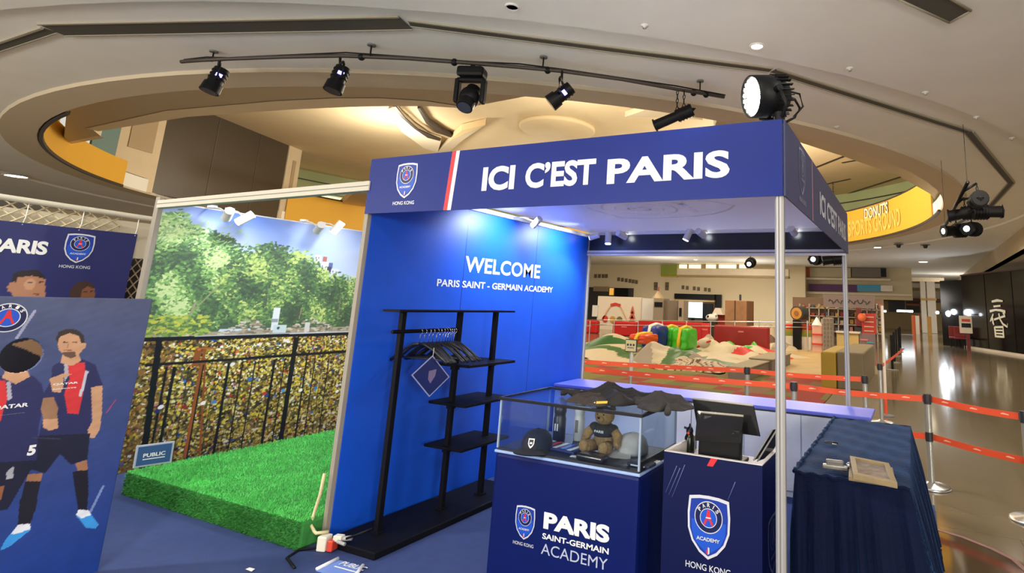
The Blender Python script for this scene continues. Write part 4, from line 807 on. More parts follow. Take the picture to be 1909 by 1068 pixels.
# ------------------------------------------------------------------ scenery wall with turf platform
XW = -5.55; PW, PH = 2.96, 2.30
bd = thing('photo_backdrop', 'tall scenery wall printed with trees, river rail and padlocks under a white beam', 'backdrop', (XW, 1.5, 0))
m = MB(); m.b2((XW-.06, .02, .0), (XW-.004, 3.0, 2.312), WHITE); m.build('panel', bd)
m = MB(); m.b2((XW-.065, -.015, 0), (XW+.0, .022, 2.345), MATS['edge_beige']); m.build('edge_post', bd)
# top beam: slightly rising to the right
M = frame((XW, .0, 2.243), Vector((2.67, 0, .03)), (0, 0, 1)); m = MB(); m.b2((0, 0, -.03), (2.67, .068, .03), mat('beam_white', srgb(196, 190, 172), .5), M=M); m.b2((.0, .032, .03), (2.67, .037, .032), GREY, M=M); m.build('beam', bd)
ink = Ink(PW, PH, 470, 400, (150, 186, 240)); Y0 = .022
def S(u, v): p = onx(u, v, XW); return p.y-Y0, p.z
X_, Y_ = ink.X, ink.Y
def fbm(X, Y, sc, seed):
    rg = np.random.default_rng(seed); o = np.zeros_like(X)
    for k in range(14):
        a = rg.uniform(0, 2*PI); f_ = sc*rg.uniform(.5, 2.6); o += np.sin((X*math.cos(a)+Y*math.sin(a))*f_+rg.uniform(0, 6.3))/(1+.3*k)
    return o/4.2
sk = np.clip((Y_-1.6)/.75, 0, 1)[..., None]; cl = np.clip(.25+fbm(X_, Y_*2.2, 4, 3)*.9, 0, 1)[..., None]
ink.a = (1-sk)*np.array(srgb(206, 226, 250))+sk*np.array(srgb(86, 124, 214)); ink.a = ink.a*(1-.85*cl)+np.array(srgb(228, 238, 252))*.75*cl
dk = np.clip(fbm(X_-.4, Y_*2.5, 3.2, 9)-.15, 0, 1)[..., None]*np.clip((Y_-1.75)*3, 0, 1)[..., None]; ink.a = ink.a*(1-.7*dk)+np.array(srgb(100, 122, 186))*.7*dk
# small buildings on the skyline
Z3 = lambda x, y: S(240+x/3.3375, 340+y/3.3375)
for x0, y0, x1, y1, c in ((1150, 455, 1200, 520, (226, 226, 234)), (1205, 462, 1235, 500, (176, 80, 78)), (1190, 495, 1250, 570, (222, 224, 232)), (1240, 500, 1272, 540, (92, 110, 160)), (1255, 540, 1310, 590, (214, 220, 232)), (1232, 525, 1262, 560, (70, 70, 100)), (1380, 585, 1425, 620, (212, 214, 224))):
    a, b = Z3(x0, y1), Z3(x1, y0); ink.poly([(a[0], a[1]), (b[0], a[1]), (b[0], b[1]), (a[0], b[1])], c)
for x, y in ((1165, 470), (1182, 470), (1205, 520), (1222, 530), (1270, 555), (1290, 560)): a = Z3(x, y); ink.ell(a[0], a[1], .006, .012, (90, 90, 110))
T1 = [Z3(*p) for p in ((-60, 230), (190, 205), (260, 200), (330, 185), (370, 260), (470, 300), (560, 330), (640, 345), (700, 440), (660, 700), (560, 900), (-80, 900))]
T2 = [Z3(*p) for p in ((560, 560), (640, 480), (760, 410), (880, 388), (960, 400), (1090, 430), (1170, 500), (1260, 575), (1330, 580), (1430, 600), (2200, 700), (2400, 860), (560, 880))]
rg = np.random.default_rng(11)
def inside(P, pts):
    ins = np.zeros(len(P), bool); j = len(pts)-1
    for i in range(len(pts)):
        xi, yi = pts[i]; xj, yj = pts[j]
        if yi != yj: ins ^= ((yi > P[:, 1]) != (yj > P[:, 1])) & (P[:, 0] < (xj-xi)*(P[:, 1]-yi)/(yj-yi)+xi)
        j = i
    return ins
def foliage(T, n, base, cols, seed):
    rg = np.random.default_rng(seed); T_ = np.array(T); lo, hi = T_.min(0), T_.max(0)
    P = rg.uniform(lo, hi, (n, 2)); P = P[inside(P, T)]
    ink.poly([(x, y-.05) for x, y in T], base)
    f = fbm(P[:, 0], P[:, 1], 9, seed+1)
    for (x, y), q in zip(P, f):
        t = np.clip(.5+q*.8+rg.normal(0, .22)+.18*(y-1.6), 0, .999); c = cols[int(t*len(cols))]
        ink.ell(x+rg.normal(0, .018), y+rg.normal(0, .018), rg.uniform(.008, .026), rg.uniform(.006, .014), c, rg.uniform(-.6, .6))
foliage(T1, 9000, (56, 92, 56), [(34, 62, 40), (48, 84, 48), (66, 110, 58), (92, 144, 72), (128, 178, 92), (168, 208, 120), (206, 228, 160)], 21)
foliage(T2, 16000, (44, 78, 50), [(26, 50, 38), (38, 70, 44), (54, 92, 52), (74, 118, 62), (104, 148, 76), (146, 182, 92), (196, 214, 120)], 31)
# whispy twigs at the top left
for k in range(60):
    x, y = rg.uniform(0, .75), rg.uniform(1.95, 2.2)-.0; ink.ell(x, y, rg.uniform(.02, .05), .005, (150, 190, 130), rg.uniform(.2, 1.2))
# trunks, quay and path
for a, b, wd, c in (((360, 870), (420, 740), .022, (150, 150, 110)), ((400, 800), (560, 640), .014, (140, 150, 100)), ((850, 800), (860, 700), .012, (60, 60, 50)), ((1300, 850), (1320, 700), .01, (120, 110, 90)), ((1060, 850), (1075, 780), .012, (150, 130, 100))):
    p, q = Z3(*a), Z3(*b); ink.line(*p, *q, wd, c)
base_z = 1.098
ink.poly([(0, base_z-.03), (PW, base_z-.04), (PW, 1.16), (1.6, 1.17), (0, 1.135)], (176, 160, 138))
for k in range(900):
    x, y = rg.uniform(0, PW), rg.uniform(1.08, 1.30)
    if y > 1.16+.06*math.sin(x*9)+(.05 if x > .8 else 0): continue
    ink.ell(x, y, rg.uniform(.01, .04), rg.uniform(.004, .012), random.choice([(190, 170, 150), (150, 128, 104), (214, 206, 196), (110, 96, 76), (168, 150, 140)]), rg.uniform(-.1, .1))
for k in range(260): ink.ell(rg.uniform(0, .55), rg.uniform(1.12, 1.30), rg.uniform(.01, .03), rg.uniform(.006, .015), random.choice([(206, 206, 60), (120, 160, 60), (170, 190, 70), (80, 120, 50)]))
for x0, y0, x1, y1, c in ((880, 780, 945, 920, (226, 234, 240)), (885, 850, 930, 870, (150, 160, 170)), (895, 885, 985, 935, (206, 224, 228)), (1090, 870, 1130, 930, (214, 214, 214)), (680, 840, 700, 880, (150, 190, 60))):
    a, b = Z3(x0, y1), Z3(x1, y0); ink.poly([(a[0], a[1]), (b[0], a[1]), (b[0], b[1]), (a[0], b[1])], c)
a, b = Z3(930, 905), Z3(960, 905); ink.ell(*a, .015, .015, (70, 90, 100))
ink.poly([(0, 1.118), (PW, 1.118), (PW, 1.07), (0, 1.08)], (206, 214, 232))
tm = ((ink.a[..., 1] > ink.a[..., 2]) & (ink.Y > 1.1))[..., None]
ink.a = np.where(tm, ink.a*.90+np.array(srgb(190, 214, 180))*.10, ink.a)
# padlock panel under the rail
ink.poly([(0, 0), (PW, 0), (PW, 1.085), (0, 1.098)], (74, 66, 34))
LC = [(206, 186, 70), (170, 150, 50), (226, 214, 130), (120, 110, 50), (60, 52, 30), (150, 130, 80), (236, 230, 200), (90, 96, 60), (196, 170, 96), (40, 36, 26), (110, 70, 40), (228, 206, 60)]
LR = [(190, 50, 40), (60, 110, 180), (240, 240, 240), (40, 60, 130), (200, 120, 140), (220, 110, 40)]
for k in range(14000):
    x, y = rg.uniform(0, PW), rg.uniform(0, 1.08); c = LC[rg.integers(len(LC))] if rg.random() > .07 else LR[rg.integers(len(LR))]
    if x < .3 and rg.random() < .4: c = (150, 110, 60)
    dim = .80+.25*min(1, y/.8); c = tuple(min(255, int(v*dim)) for v in c)
    ink.ell(x, y, rg.uniform(.006, .019), rg.uniform(.006, .014), c, rg.uniform(-.5, .5))
Z4 = lambda x, y: S(190+x/2.281, 600+y/2.281)
for a, b, wd in (((440, 105), (350, 580), .03), ((395, 190), (410, 120), .05)): ink.line(*Z4(*a), *Z4(*b), wd, (150, 84, 40))
ink.line(*Z4(400, 112), *Z4(490, 112), .014, (176, 104, 50)); ink.line(*Z4(440, 160), *Z4(415, 570), .018, (140, 76, 36))
IRON = (18, 20, 26)
ink.line(0, S(240, 634)[1], PW, S(655, 622)[1]-.005, .034, IRON); ink.line(S(270, 682)[0], .879, PW, .884, .026, IRON)
ink.line(*S(297, 635), *S(262, 890), .05, IRON); ink.line(*S(553, 628), *S(522, 826), .052, IRON)
for x0, x1, wd in ((275, 205, .022), (310, 250, .024), (372, 300, .012), (432, 370, .012), (490, 425, .010), (540, 475, .026), (598, 540, .011), (652, 592, .011), (735, 685, .022), (778, 740, .010), (872, 828, .020), (908, 872, .010), (940, 910, .010), (968, 940, .010), (1040, 990, .018)):
    ya = 190+x0/2.281; yt = 685-(ya-310)*.075; p = S(ya, yt); q = S(190+x1/2.281, 840-(x1-200)*.04); ink.line(p[0], p[1], p[0]+(q[0]-p[0])*.0, 0, wd, IRON)
for k in range(22): y_ = 1.2+.0; ink.line(1.5+k*.065, 1.12, 1.5+k*.065, 1.19, .003, (110, 110, 110))
for x, y, c in ((250, 362, (240, 240, 246)), (235, 380, (30, 50, 110)), (430, 345, (245, 245, 245)), (475, 340, (70, 130, 200)), (350, 360, (150, 40, 50)), (630, 245, (60, 110, 190)), (690, 305, (190, 60, 50)), (700, 312, (40, 70, 150)), (770, 292, (70, 150, 220)), (845, 290, (248, 248, 248)), (908, 282, (50, 130, 210)), (1000, 270, (230, 210, 220)), (130, 115, (240, 240, 240)), (555, 180, (240, 240, 240)), (1000, 295, (245, 245, 245))):
    p = Z4(x, y); ink.ell(*p, .022, .017, c, .3)
ink.build('printed_scene', frame((XW+.001, Y0, 0), (0, 1, 0), (0, 0, 1)), bd)
for u, v, dv, lab, off in ((425, 400, (-.8, .3, -.4), 'white round spotlight on the scenery wall top, left disc', 0), (457, 407, (-.6, -.5, -.6), 'white spotlight tilted left on the scenery wall top', 0),
                       (595, 425, (-.8, .3, -.4), 'white round spotlight on the scenery wall top nearer the booth', 0), (629, 424, (-.3, -.4, -.8), 'white spotlight tilted down on the scenery wall top nearer the booth', 0)):
    q = onx(u, v, -5.26); spot(q, dv, lab, (XW+.02, q.y, 2.325), big=1.35)
for y, nm in ((.75, 'front'), (2.1, 'rear')): spot((-3.16, y, 2.37), (-1, 0, -.8), 'added unseen white spotlight on the back of the welcome wall, %s one' % nm, (-W-.045, y, 2.32))  # hidden from view, added to carry the extra scenery lights
# turf platform
TX0, TX1, TY0, TY1, TZ = -4.95, -W-.05, -.14, 2.95, .165
tp = thing('turf_platform', 'low platform covered in green artificial turf before the scenery wall', 'platform', ((TX0+TX1)/2, 1.4, 0))
TG = mat('turf_base', srgb(50, 130, 56), .9, noise=.2, nscale=30)
m = MB(); m.b2((TX0, TY0, .0), (TX1, TY1, TZ), TG, .02); m.build('base', tp)
def blades(n, pos, nrm, seed):
    rg = np.random.default_rng(seed); vs = []; fs = []
    for i in range(n):
        p = pos(rg); d_ = np.array(nrm)+rg.normal(0, .45, 3); h = rg.uniform(.012, .024); s = rg.normal(0, 1, 3); s = np.cross(d_, s); s = s/np.linalg.norm(s)*.0028
        b = len(vs); vs += [tuple(p-s), tuple(p+s), tuple(p+d_/np.linalg.norm(d_)*h)]; fs.append((b, b+1, b+2))
    return vs, fs
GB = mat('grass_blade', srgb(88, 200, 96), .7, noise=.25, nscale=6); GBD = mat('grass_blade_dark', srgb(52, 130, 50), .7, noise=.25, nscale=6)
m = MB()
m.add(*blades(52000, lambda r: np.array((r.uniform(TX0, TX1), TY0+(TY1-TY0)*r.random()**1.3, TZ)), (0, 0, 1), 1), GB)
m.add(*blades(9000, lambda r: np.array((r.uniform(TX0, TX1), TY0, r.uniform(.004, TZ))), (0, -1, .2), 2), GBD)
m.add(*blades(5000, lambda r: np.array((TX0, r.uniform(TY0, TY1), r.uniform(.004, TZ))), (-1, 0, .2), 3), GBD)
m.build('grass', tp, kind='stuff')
# small blue notice plaque standing at the turf edge
c = onx(282, 866, -4.99); pq = thing('notice_plaque', 'small blue notice plaque with a silver rim standing at the turf edge', 'sign', (c.x, c.y, .17))
M = frame((-4.99, onx(252, 850, -4.99).y, .17), Vector((.25, 1, 0)), Vector((-.05, 0, 1))); w_ = .235; h_ = .165
m = MB(); m.b2((0, 0, -.012), (w_, h_, 0), mat('plaque_rim', srgb(170, 176, 190), .4), .004, M=M); m.build('rim', pq)
m = MB(); m.b2((.014, .014, 0), (w_-.014, h_-.014, .002), mat('plaque_blue', srgb(46, 80, 130), .4), M=M); m.build('face', pq)
m = MB(); add_text(m, 'PUBLIC', M, .05, .07, w_-.05, .098, WVINYL, .02, .003); m.build('lettering', pq); m = MB(); m.b2((.05, .052, .002), (w_-.05, .058, .003), WVINYL, M=M); m.build('rule', pq)
# ------------------------------------------------------------------ lattice fence and banner on the left
XF = -6.66; fe = thing('lattice_fence', 'white lattice fence with a pipe rail behind the hung banner at the left', 'fence', (XF, -.8, 0))
RAILM = mat('pipe_white', srgb(206, 200, 180), .45)
m = MB(); m.cyl((XF, -2.6, 2.33), (XF, .95, 2.23), .026, RAILM); m.build('pipe_rail', fe)
m = MB(); m.b2((XF-.12, -2.6, 1.83), (XF-.09, .95, 2.20), mat('fence_panel', srgb(210, 200, 176), .7)); m.build('pale_panel', fe)
m = MB(); m.b2((XF-.12, -2.6, .02), (XF-.09, .95, 1.83), mat('fence_dark', srgb(40, 34, 28), .8)); m.build('dark_panel', fe)
def lattice(y0, y1, z0, z1, cy, cz, mt, nm):
    m = MB(); x = XF-.02; n = int((y1-y0)/cy)+int((z1-z0)/cz)+2
    for sgn in (1, -1):
        for k in range(-n, n):
            pts = []
            for i in range(60):
                z = z0+(z1-z0)*i/59; y = y0+k*cy+sgn*(z-z0)/cz*cy
                if y0 <= y <= y1: pts.append((x+.004*sgn, y, z))
            if len(pts) > 1: m.tube([pts[0], pts[-1]], .0065, mt, 5)
    o = m.build(nm, fe, kind='stuff'); return o
lattice(-2.5, .22, 1.84, 2.26, .11, .085, mat('lattice_white', srgb(206, 192, 158), .6), 'lattice')
lattice(.0, .92, .3, 1.83, .075, .11, mat('lattice_tan', srgb(150, 132, 104), .6), 'lattice')
for y in (-2.55, .93): m = MB(); m.cyl((XF, y, 0), (XF, y, 2.3), .024, RAILM); m.build('post', fe)
bn = thing('hanging_banner', 'dark blue banner with white lettering and a badge tied to the lattice fence', 'banner', (-6.6, -.6, .1))
BY0, BY1, BZ0, BZ1 = -2.1, .33, .12, 2.068
ik = Ink(BY1-BY0, BZ1-BZ0, 240, 200, (30, 36, 96)); ik.a *= (1+.10*fbm(ik.X, ik.Y, 5, 4))[..., None]
def SB_(u, v): p = onx(u, v, -6.6); return p.y-BY0, p.z-BZ0
HAIR = (34, 26, 24); SK = (172, 122, 92); SKL = (206, 160, 128)
ik.poly([SB_(*p) for p in ((24, 560), (22, 535), (24, 520), (28, 512), (60, 505), (84, 515), (84, 560))], SK); ik.poly([SB_(*p) for p in ((18, 535), (24, 510), (40, 504), (70, 503), (84, 514), (84, 520), (60, 514), (34, 517), (28, 528), (26, 545), (20, 540))], HAIR)
ik.ell(*SB_(56, 530), .035, .05, SKL, 0, .6); ik.line(*SB_(52, 526), *SB_(62, 527), .012, HAIR); ik.line(*SB_(74, 526), *SB_(82, 526), .012, HAIR); ik.line(*SB_(62, 548), *SB_(74, 549), .012, (120, 66, 56)); ik.ell(*SB_(23, 535), .03, .045, SK)
ik.poly([SB_(*p) for p in ((148, 570), (146, 545), (152, 530), (168, 527), (177, 540), (177, 570))], (120, 76, 52)); ik.poly([SB_(*p) for p in ((127, 570), (130, 540), (142, 527), (160, 523), (174, 530), (176, 540), (164, 533), (152, 540), (148, 570))], (58, 36, 30))
ik.line(*SB_(156, 543), *SB_(164, 544), .012, (40, 24, 20)); ik.line(*SB_(168, 543), *SB_(174, 543), .012, (40, 24, 20))
ik.poly([SB_(*p) for p in ((-40, 760), (-30, 640), (60, 625), (120, 690), (110, 800))], (24, 22, 32)); ik.poly([SB_(*p) for p in ((20, 642), (60, 632), (90, 650), (84, 668), (44, 650))], (150, 116, 84))
ik.build('banner_cloth', frame((-6.6, BY0, BZ0), (0, 1, 0), (0, 0, 1)), bn)
m = MB(); m.b2((-6.612, BY0, BZ0), (-6.602, BY1, BZ1), NAVY); m.build('backing', bn)
MBn = frame((-6.598, 0, 0), (0, 1, 0), (0, 0, 1)); a, b = onx(-29, 474, -6.6), onx(92, 450, -6.6)
m = MB(); add_text(m, 'PARIS', MBn, a.y, onx(60, 474, -6.6).z, b.y, onx(60, 448, -6.6).z, WVINYL, .04, spacing=.95); m.build('lettering', bn); m = MB(); add_text(m, "ICI C'EST", MBn, a.y-1.0, onx(60, 474, -6.6).z, a.y-.1, onx(60, 448, -6.6).z, WVINYL, .04); m.build('lettering', bn)
c = onx(147, 463, -6.6); m = MB(); crest(m, MBn, c.y, c.z, .275); m.build('crest', bn)
for y in (-.5, -.12, .31): m = MB(); m.tube([(-6.6, y, BZ1-.02), (-6.63, y+.02, BZ1+.05), (-6.66, y+.03, 2.25)], .004, WHITE, 5); m.build('cable_tie', bn)
# ------------------------------------------------------------------ cut-out photo board
XS = -3.6; SY0, SY1, SH_ = -2.15, -.82, 1.484
st = thing('photo_cutout_board', 'dark blue photo board with printed footballers and a face hole at the far left', 'photo board', (XS, -1.4, 0))
ik = Ink(SY1-SY0, SH_, 330, 370, (40, 60, 130)); g = np.clip(ik.Y/SH_, 0, 1)[..., None]; ik.a = (1-g)*np.array(srgb(22, 58, 140))+g*np.array(srgb(72, 80, 112))
def Q(u, v): p = onx(u, v, XS); return p.y-SY0, p.z
def qp(pts, c): ik.poly([Q(*p) for p in pts], c)
NAV = (40, 42, 88); DKN = (26, 28, 50); SKN = (196, 150, 116); SKD = (160, 112, 80); REDN = (206, 52, 56); SOCK = (28, 26, 38)
ik.line(*Q(30, 632), *Q(66, 578), .012, (150, 152, 180)); ik.line(*Q(168, 955), *Q(193, 905), .012, (120, 140, 190)); ik.line(*Q(198, 770), *Q(216, 745), .004, (190, 60, 90))
# right figure
qp([(98, 682), (124, 668), (152, 668), (178, 680), (192, 718), (172, 722), (168, 812), (72, 815), (84, 760), (80, 735), (94, 712)], NAV)
qp([(124, 676), (158, 676), (160, 706), (146, 772), (126, 770), (120, 735), (130, 705)], REDN); qp([(120, 676), (127, 676), (128, 700), (120, 712)], (170, 168, 180)); qp([(160, 690), (165, 692), (152, 740), (147, 738)], (190, 190, 204))
qp([(112, 676), (116, 660), (146, 660), (152, 672), (134, 682)], SKN); qp([(107, 640), (111, 622), (142, 620), (155, 632), (152, 655), (140, 668), (122, 664), (110, 652)], SKN)
qp([(104, 632), (110, 618), (124, 613), (142, 614), (156, 624), (158, 640), (152, 642), (147, 626), (130, 621), (112, 627), (108, 640)], (48, 38, 34)); qp([(116, 656), (140, 656), (142, 664), (132, 668), (120, 664)], (96, 72, 58))
for x in (118, 134): ik.line(*Q(x, 638), *Q(x+9, 638), .006, (50, 38, 34))
ik.line(*Q(119, 653), *Q(135, 653), .005, (150, 84, 74)); ik.line(*Q(127, 640), *Q(125, 649), .004, (160, 112, 86)); ik.ell(*Q(155, 645), .012, .018, SKN)
qp([(170, 722), (191, 718), (190, 770), (186, 800), (176, 817), (162, 815), (164, 800), (172, 786)], SKN); qp([(92, 706), (118, 696), (135, 697), (118, 704), (118, 722), (112, 732), (98, 730)], SKN)
qp([(72, 812), (168, 808), (163, 856), (132, 866), (112, 846), (84, 882), (44, 872)], DKN); qp([(140, 864), (162, 857), (164, 876), (146, 880)], SKD); qp([(50, 884), (80, 882), (76, 898), (50, 898)], SKD)
qp([(135, 880), (164, 875), (165, 920), (162, 952), (146, 952), (140, 915)], SOCK); qp([(46, 897), (76, 897), (66, 950), (56, 978), (33, 978), (36, 940)], SOCK)
qp([(142, 962), (146, 950), (166, 951), (172, 962), (184, 978), (178, 985), (160, 984), (150, 970)], (60, 150, 222)); qp([(142, 960), (146, 950), (166, 951), (170, 960), (152, 966)], (226, 230, 238))
qp([(0, 1026), (10, 1006), (34, 978), (56, 976), (57, 988), (44, 998), (16, 1020)], (60, 150, 222)); qp([(20, 996), (34, 978), (56, 976), (57, 986), (34, 994)], (226, 230, 238))
# left figure under the hole
qp([(-90, 720), (-30, 700), (62, 700), (78, 716), (84, 745), (72, 800), (68, 860), (-90, 868)], NAV); qp([(-20, 706), (10, 710), (14, 742), (0, 786), (-20, 790)], REDN); qp([(12, 712), (20, 712), (22, 742), (14, 748)], (170, 170, 184))
qp([(4, 704), (10, 690), (50, 690), (56, 702), (30, 716)], SKN); qp([(80, 742), (100, 740), (108, 760), (106, 782), (82, 786), (76, 762)], (150, 112, 84)); qp([(80, 782), (108, 780), (108, 798), (92, 803), (80, 796)], SKN)
qp([(-90, 866), (68, 858), (40, 905), (14, 950), (-90, 960)], DKN); qp([(12, 880), (26, 868), (24, 892), (12, 894)], (170, 170, 180)); qp([(-60, 925), (8, 905), (4, 928), (-40, 980)], (140, 90, 60))
ik.line(*Q(60, 816), *Q(112, 818), .004, (60, 60, 90))
ik.a *= np.clip(1+.10*fbm(ik.X, ik.Y, 60, 8)+.12*fbm(ik.X, ik.Y, 18, 12), .6, 1.4)[..., None]
HU = Q(40, 663); ha = abs(onx(81, 662, XS).y-onx(0, 662, XS).y)/2; hz_ = abs(onx(40, 631, XS).z-onx(40, 695, XS).z)/2
ob = ik.build('printed_board', frame((XS, SY0, 0), (0, 1, 0), (0, 0, 1)), st, hole=(HU[0], HU[1], ha, hz_))
sd = ob.modifiers.new('thick', 'SOLIDIFY'); sd.thickness = .012; sd.offset = -1
MSt = frame((XS+.0012, 0, 0), (0, 1, 0), (0, 0, 1)); c = onx(14, 592, XS); m = MB(); R_ = .072
for r, mt, w in ((R_, SILV, 0), (R_*.93, CDARK, .0006), (R_*.64, SILV, .0012), (R_*.58, CBLUE, .0018)): m.poly([(c.y+r*math.cos(2*PI*k/32), c.z+r*math.sin(2*PI*k/32), w) for k in range(32)], mt, MSt)
m.poly([(c.y+x*R_, c.z+y*R_, .0024) for x, y in ((-.42, -.42), (-.25, -.42), (-.1, -.05), (.1, -.05), (.25, -.42), (.42, -.42), (.2, 0), (.07, .52), (-.07, .52), (-.2, 0))], RED, MSt)
for i, ch in enumerate('PARIS'):
    a = math.radians(90+(2-i)*27); rr = R_*.79; add_text(m, ch, MSt @ Matrix.Translation((c.y+rr*math.cos(a), c.z+rr*math.sin(a), 0)) @ Matrix.Rotation(a-PI/2, 4, 'Z'), -.006, -.008, .006, .008, WVINYL, .03, .003)
m.build('roundel', st)
def stx(body, u0, v1, u1, v0, mt, nm='lettering', bold=.03):
    a, b = onx(u0, v1, XS), onx(u1, v0, XS); m = MB(); add_text(m, body, MSt, a.y, min(a.z, b.z), b.y, max(a.z, b.z), mt, bold, .001); m.build(nm, st)
stx('5', 49, 850, 69, 828, WVINYL, bold=.05); stx('QATAR', 98, 719, 146, 711, WVINYL); stx('AIRWAYS', 96, 727, 142, 721, WVINYL); stx('QATAR', -16, 766, 54, 750, WVINYL); stx('AIRWAYS', -10, 775, 46, 769, WVINYL)
for y in (-1.9, -1.05): m = MB(); m.prism([(0, 0), (.30, 0), (0, .9)], .012, BLACK, frame((XS-.012, y, 0), (-1, 0, 0), (0, 0, 1))); m.build('strut', st)
# ------------------------------------------------------------------ clothes rack and hangers
RK = mat('rack_black', (.0045, .0045, .007), .55, spec=.12, bump=.05, bscale=300)
rack = thing('clothes_rack', 'tall black clothes rack with three shelves and a hanging rail', 'rack', (-2.63, .6, .01))
m = MB(); m.b2((-2.855, -.02, .008), (-2.42, 1.42, .05), RK, .006); m.build('base', rack)
PXs = [(-2.66, .20), (-2.63, .72), (-2.60, 1.10)]
for x, y in PXs:
    m = MB(); m.b2((x-.018, y-.018, .05), (x+.018, y+.018, 1.45), RK, .003); m.b2((x-.035, y-.03, .05), (x+.035, y+.03, .058), RK); m.build('upright', rack)
m = MB(); m.b2((-2.72, .08, 1.448), (-2.56, 1.30, 1.462), RK); m.build('top_bar', rack)
RZ = 1.315
m = MB(); m.cyl((-2.655, .12, RZ), (-2.63, .74, RZ), .013, RK, n=12); m.build('hanging_rail', rack)
for z in (1.06, .78, .475):
    m = MB(); m.b2((-2.80, .66, z-.012), (-2.44, 1.20, z+.008), RK, .003); m.build('shelf', rack)
    for x, y in PXs[1:]: m = MB(); m.b2((x-.024, y-.024, z-.04), (x+.024, y+.024, z-.012), RK); m.build('bracket', rack)
HB_ = mat('hanger_black', (.016, .016, .018), .35); HH = mat('hook_chrome', (.5, .5, .52), .25, 1)
hg = thing('coat_hanger', 'x', 'hanger', (0, 0, 0), 0, 'black hangers on the rack rail')
m = MB(); m.tube([(.0, 0, -.085), (0, 0, -.03), (.014, 0, -.018), (.016, 0, .0), (.006, 0, .016), (-.008, 0, .015), (-.014, 0, .004)], .0028, HH, 6); m.build('hook', hg, True)
m = MB()
for s in (-1, 1): m.tube([(0, 0, -.088), (s*.05, 0, -.094), (s*.12, .004, -.128), (s*.20, .01, -.186), (s*.235, .014, -.212)], [.009, .010, .009, .012, .013], HB_, 8)
m.build('shoulder', hg, True)
m = MB(); m.tube([(-.20, .008, -.19), (.20, .008, -.19)], .005, HB_, 6); m.build('trouser_bar', hg, True)
ordn = 'first second third fourth fifth sixth seventh eighth ninth tenth eleventh twelfth'.split()
hy = [.36, .40, .44, .475, .51, .54, .57, .595, .62, .645, .665, .685]
for k, y in enumerate(hy):
    o = hg if k == 0 else dup(hg, (0, 0, 0)); o.location = (-2.655+.025*(y-.12)/.62, y, RZ+.0); o.rotation_euler.z = random.uniform(-.22, .22)+(.3 if k == 0 else .12)
    o['label'] = 'black hanger on the rack rail, %s counting from the wall edge side' % ordn[k]
hc = thing('diamond_card', 'dark diamond shaped card with a pale edge hanging below the hangers', 'card', (-2.55, .33, 1.05))
c = Vector((-2.52, .375, 1.015)); uu = Vector((.35, 1, 0)).normalized(); M = frame(c, uu, (0, 0, 1)); M2 = M @ Matrix.Rotation(PI/4*.95, 4, 'Z')
m = MB(); m.b2((-.092, -.105, -.004), (.092, .105, 0), mat('card_edge', srgb(150, 156, 196), .4), M=M2); m.build('edge', hc)
m = MB(); m.b2((-.085, -.098, -.0045), (.085, .098, .001), mat('card_face', srgb(30, 40, 96), .3), M=M2); m.poly([(-.02, .035, .002), (.035, .045, .002), (.03, .0, .002), (.0, -.05, .002), (-.02, -.02, .002)], mat('card_print', srgb(116, 104, 140), .4), M); m.build('face', hc)
m = MB(); m.tube([M @ Vector((0, .13, 0)), M @ Vector((0, .19, 0))], .002, WHITE, 5); m.build('cord', hc)
# ------------------------------------------------------------------ showcase counter
SX0, SX1, SY0_, SY1_, SZ = -1.615, -.715, .0, .5, .73
CZ = 1.012
sc = thing('display_counter', 'blue display counter with lettering and a glass showcase on top', 'counter', ((SX0+SX1)/2, .2, .01))
BLUEC = mat('counter_blue', srgb(5, 22, 88), .4, spec=.25, noise=.04, nscale=3)
m = MB(); m.b2((SX0, SY0_, .008), (SX1, SY1_, SZ-.012), BLUEC, .02); m.build('body', sc)
m = MB(); m.b2((SX0-.004, SY0_-.004, SZ-.014), (SX1+.004, SY1_+.004, SZ), mat('edge_pale_blue', srgb(150, 176, 226), .3), .004); m.build('edge_trim', sc)
MSC = frame((0, SY0_-.001, 0), (1, 0, 0), (0, 0, 1))
def yq(u, v): p = ony(u, v, SY0_); return p.x, p.z
def lett(parent, M, body, u0, vb, u1, vt, y, mt, bold=.03):
    a, b = ony(u0, vb, y), ony(u1, vt, y); zc0 = ony((u0+u1)/2, vb, y).z; m = MB(); add_text(m, body, M, a.x, a.z, b.x, b.z, mt, bold, .001); m.build('lettering', parent)
def lett2(parent, M, body, x0, z0, x1, z1, mt, bold): m = MB(); add_text(m, body, M, x0, z0, x1, z1, mt, bold, .001); m.build('lettering', parent)
L0 = ony(1013, 985, 0); L1 = ony(1136, 1009, 0)
zP0, zP1 = ony(1014, 985, 0).z, ony(1014, 953, 0).z
lett2(sc, MSC, 'PARIS', L0.x, zP0, L1.x, zP1, WVINYL, .05)
lett2(sc, MSC, 'SAINT-GERMAIN', L0.x-.002, ony(1013, 1004, 0).z, L1.x, ony(1013, 993, 0).z, WVINYL, .025)
lett2(sc, MSC, 'ACADEMY', L0.x-.004, ony(1013, 1033, 0).z, L1.x-.003, ony(1012, 1012, 0).z, mat('grey_vinyl', srgb(176, 184, 206), .45), .0)
c = ony(979, 974, 0); m = MB(); crest(m, MSC, c.x, c.z+.0, .165); m.build('crest', sc)
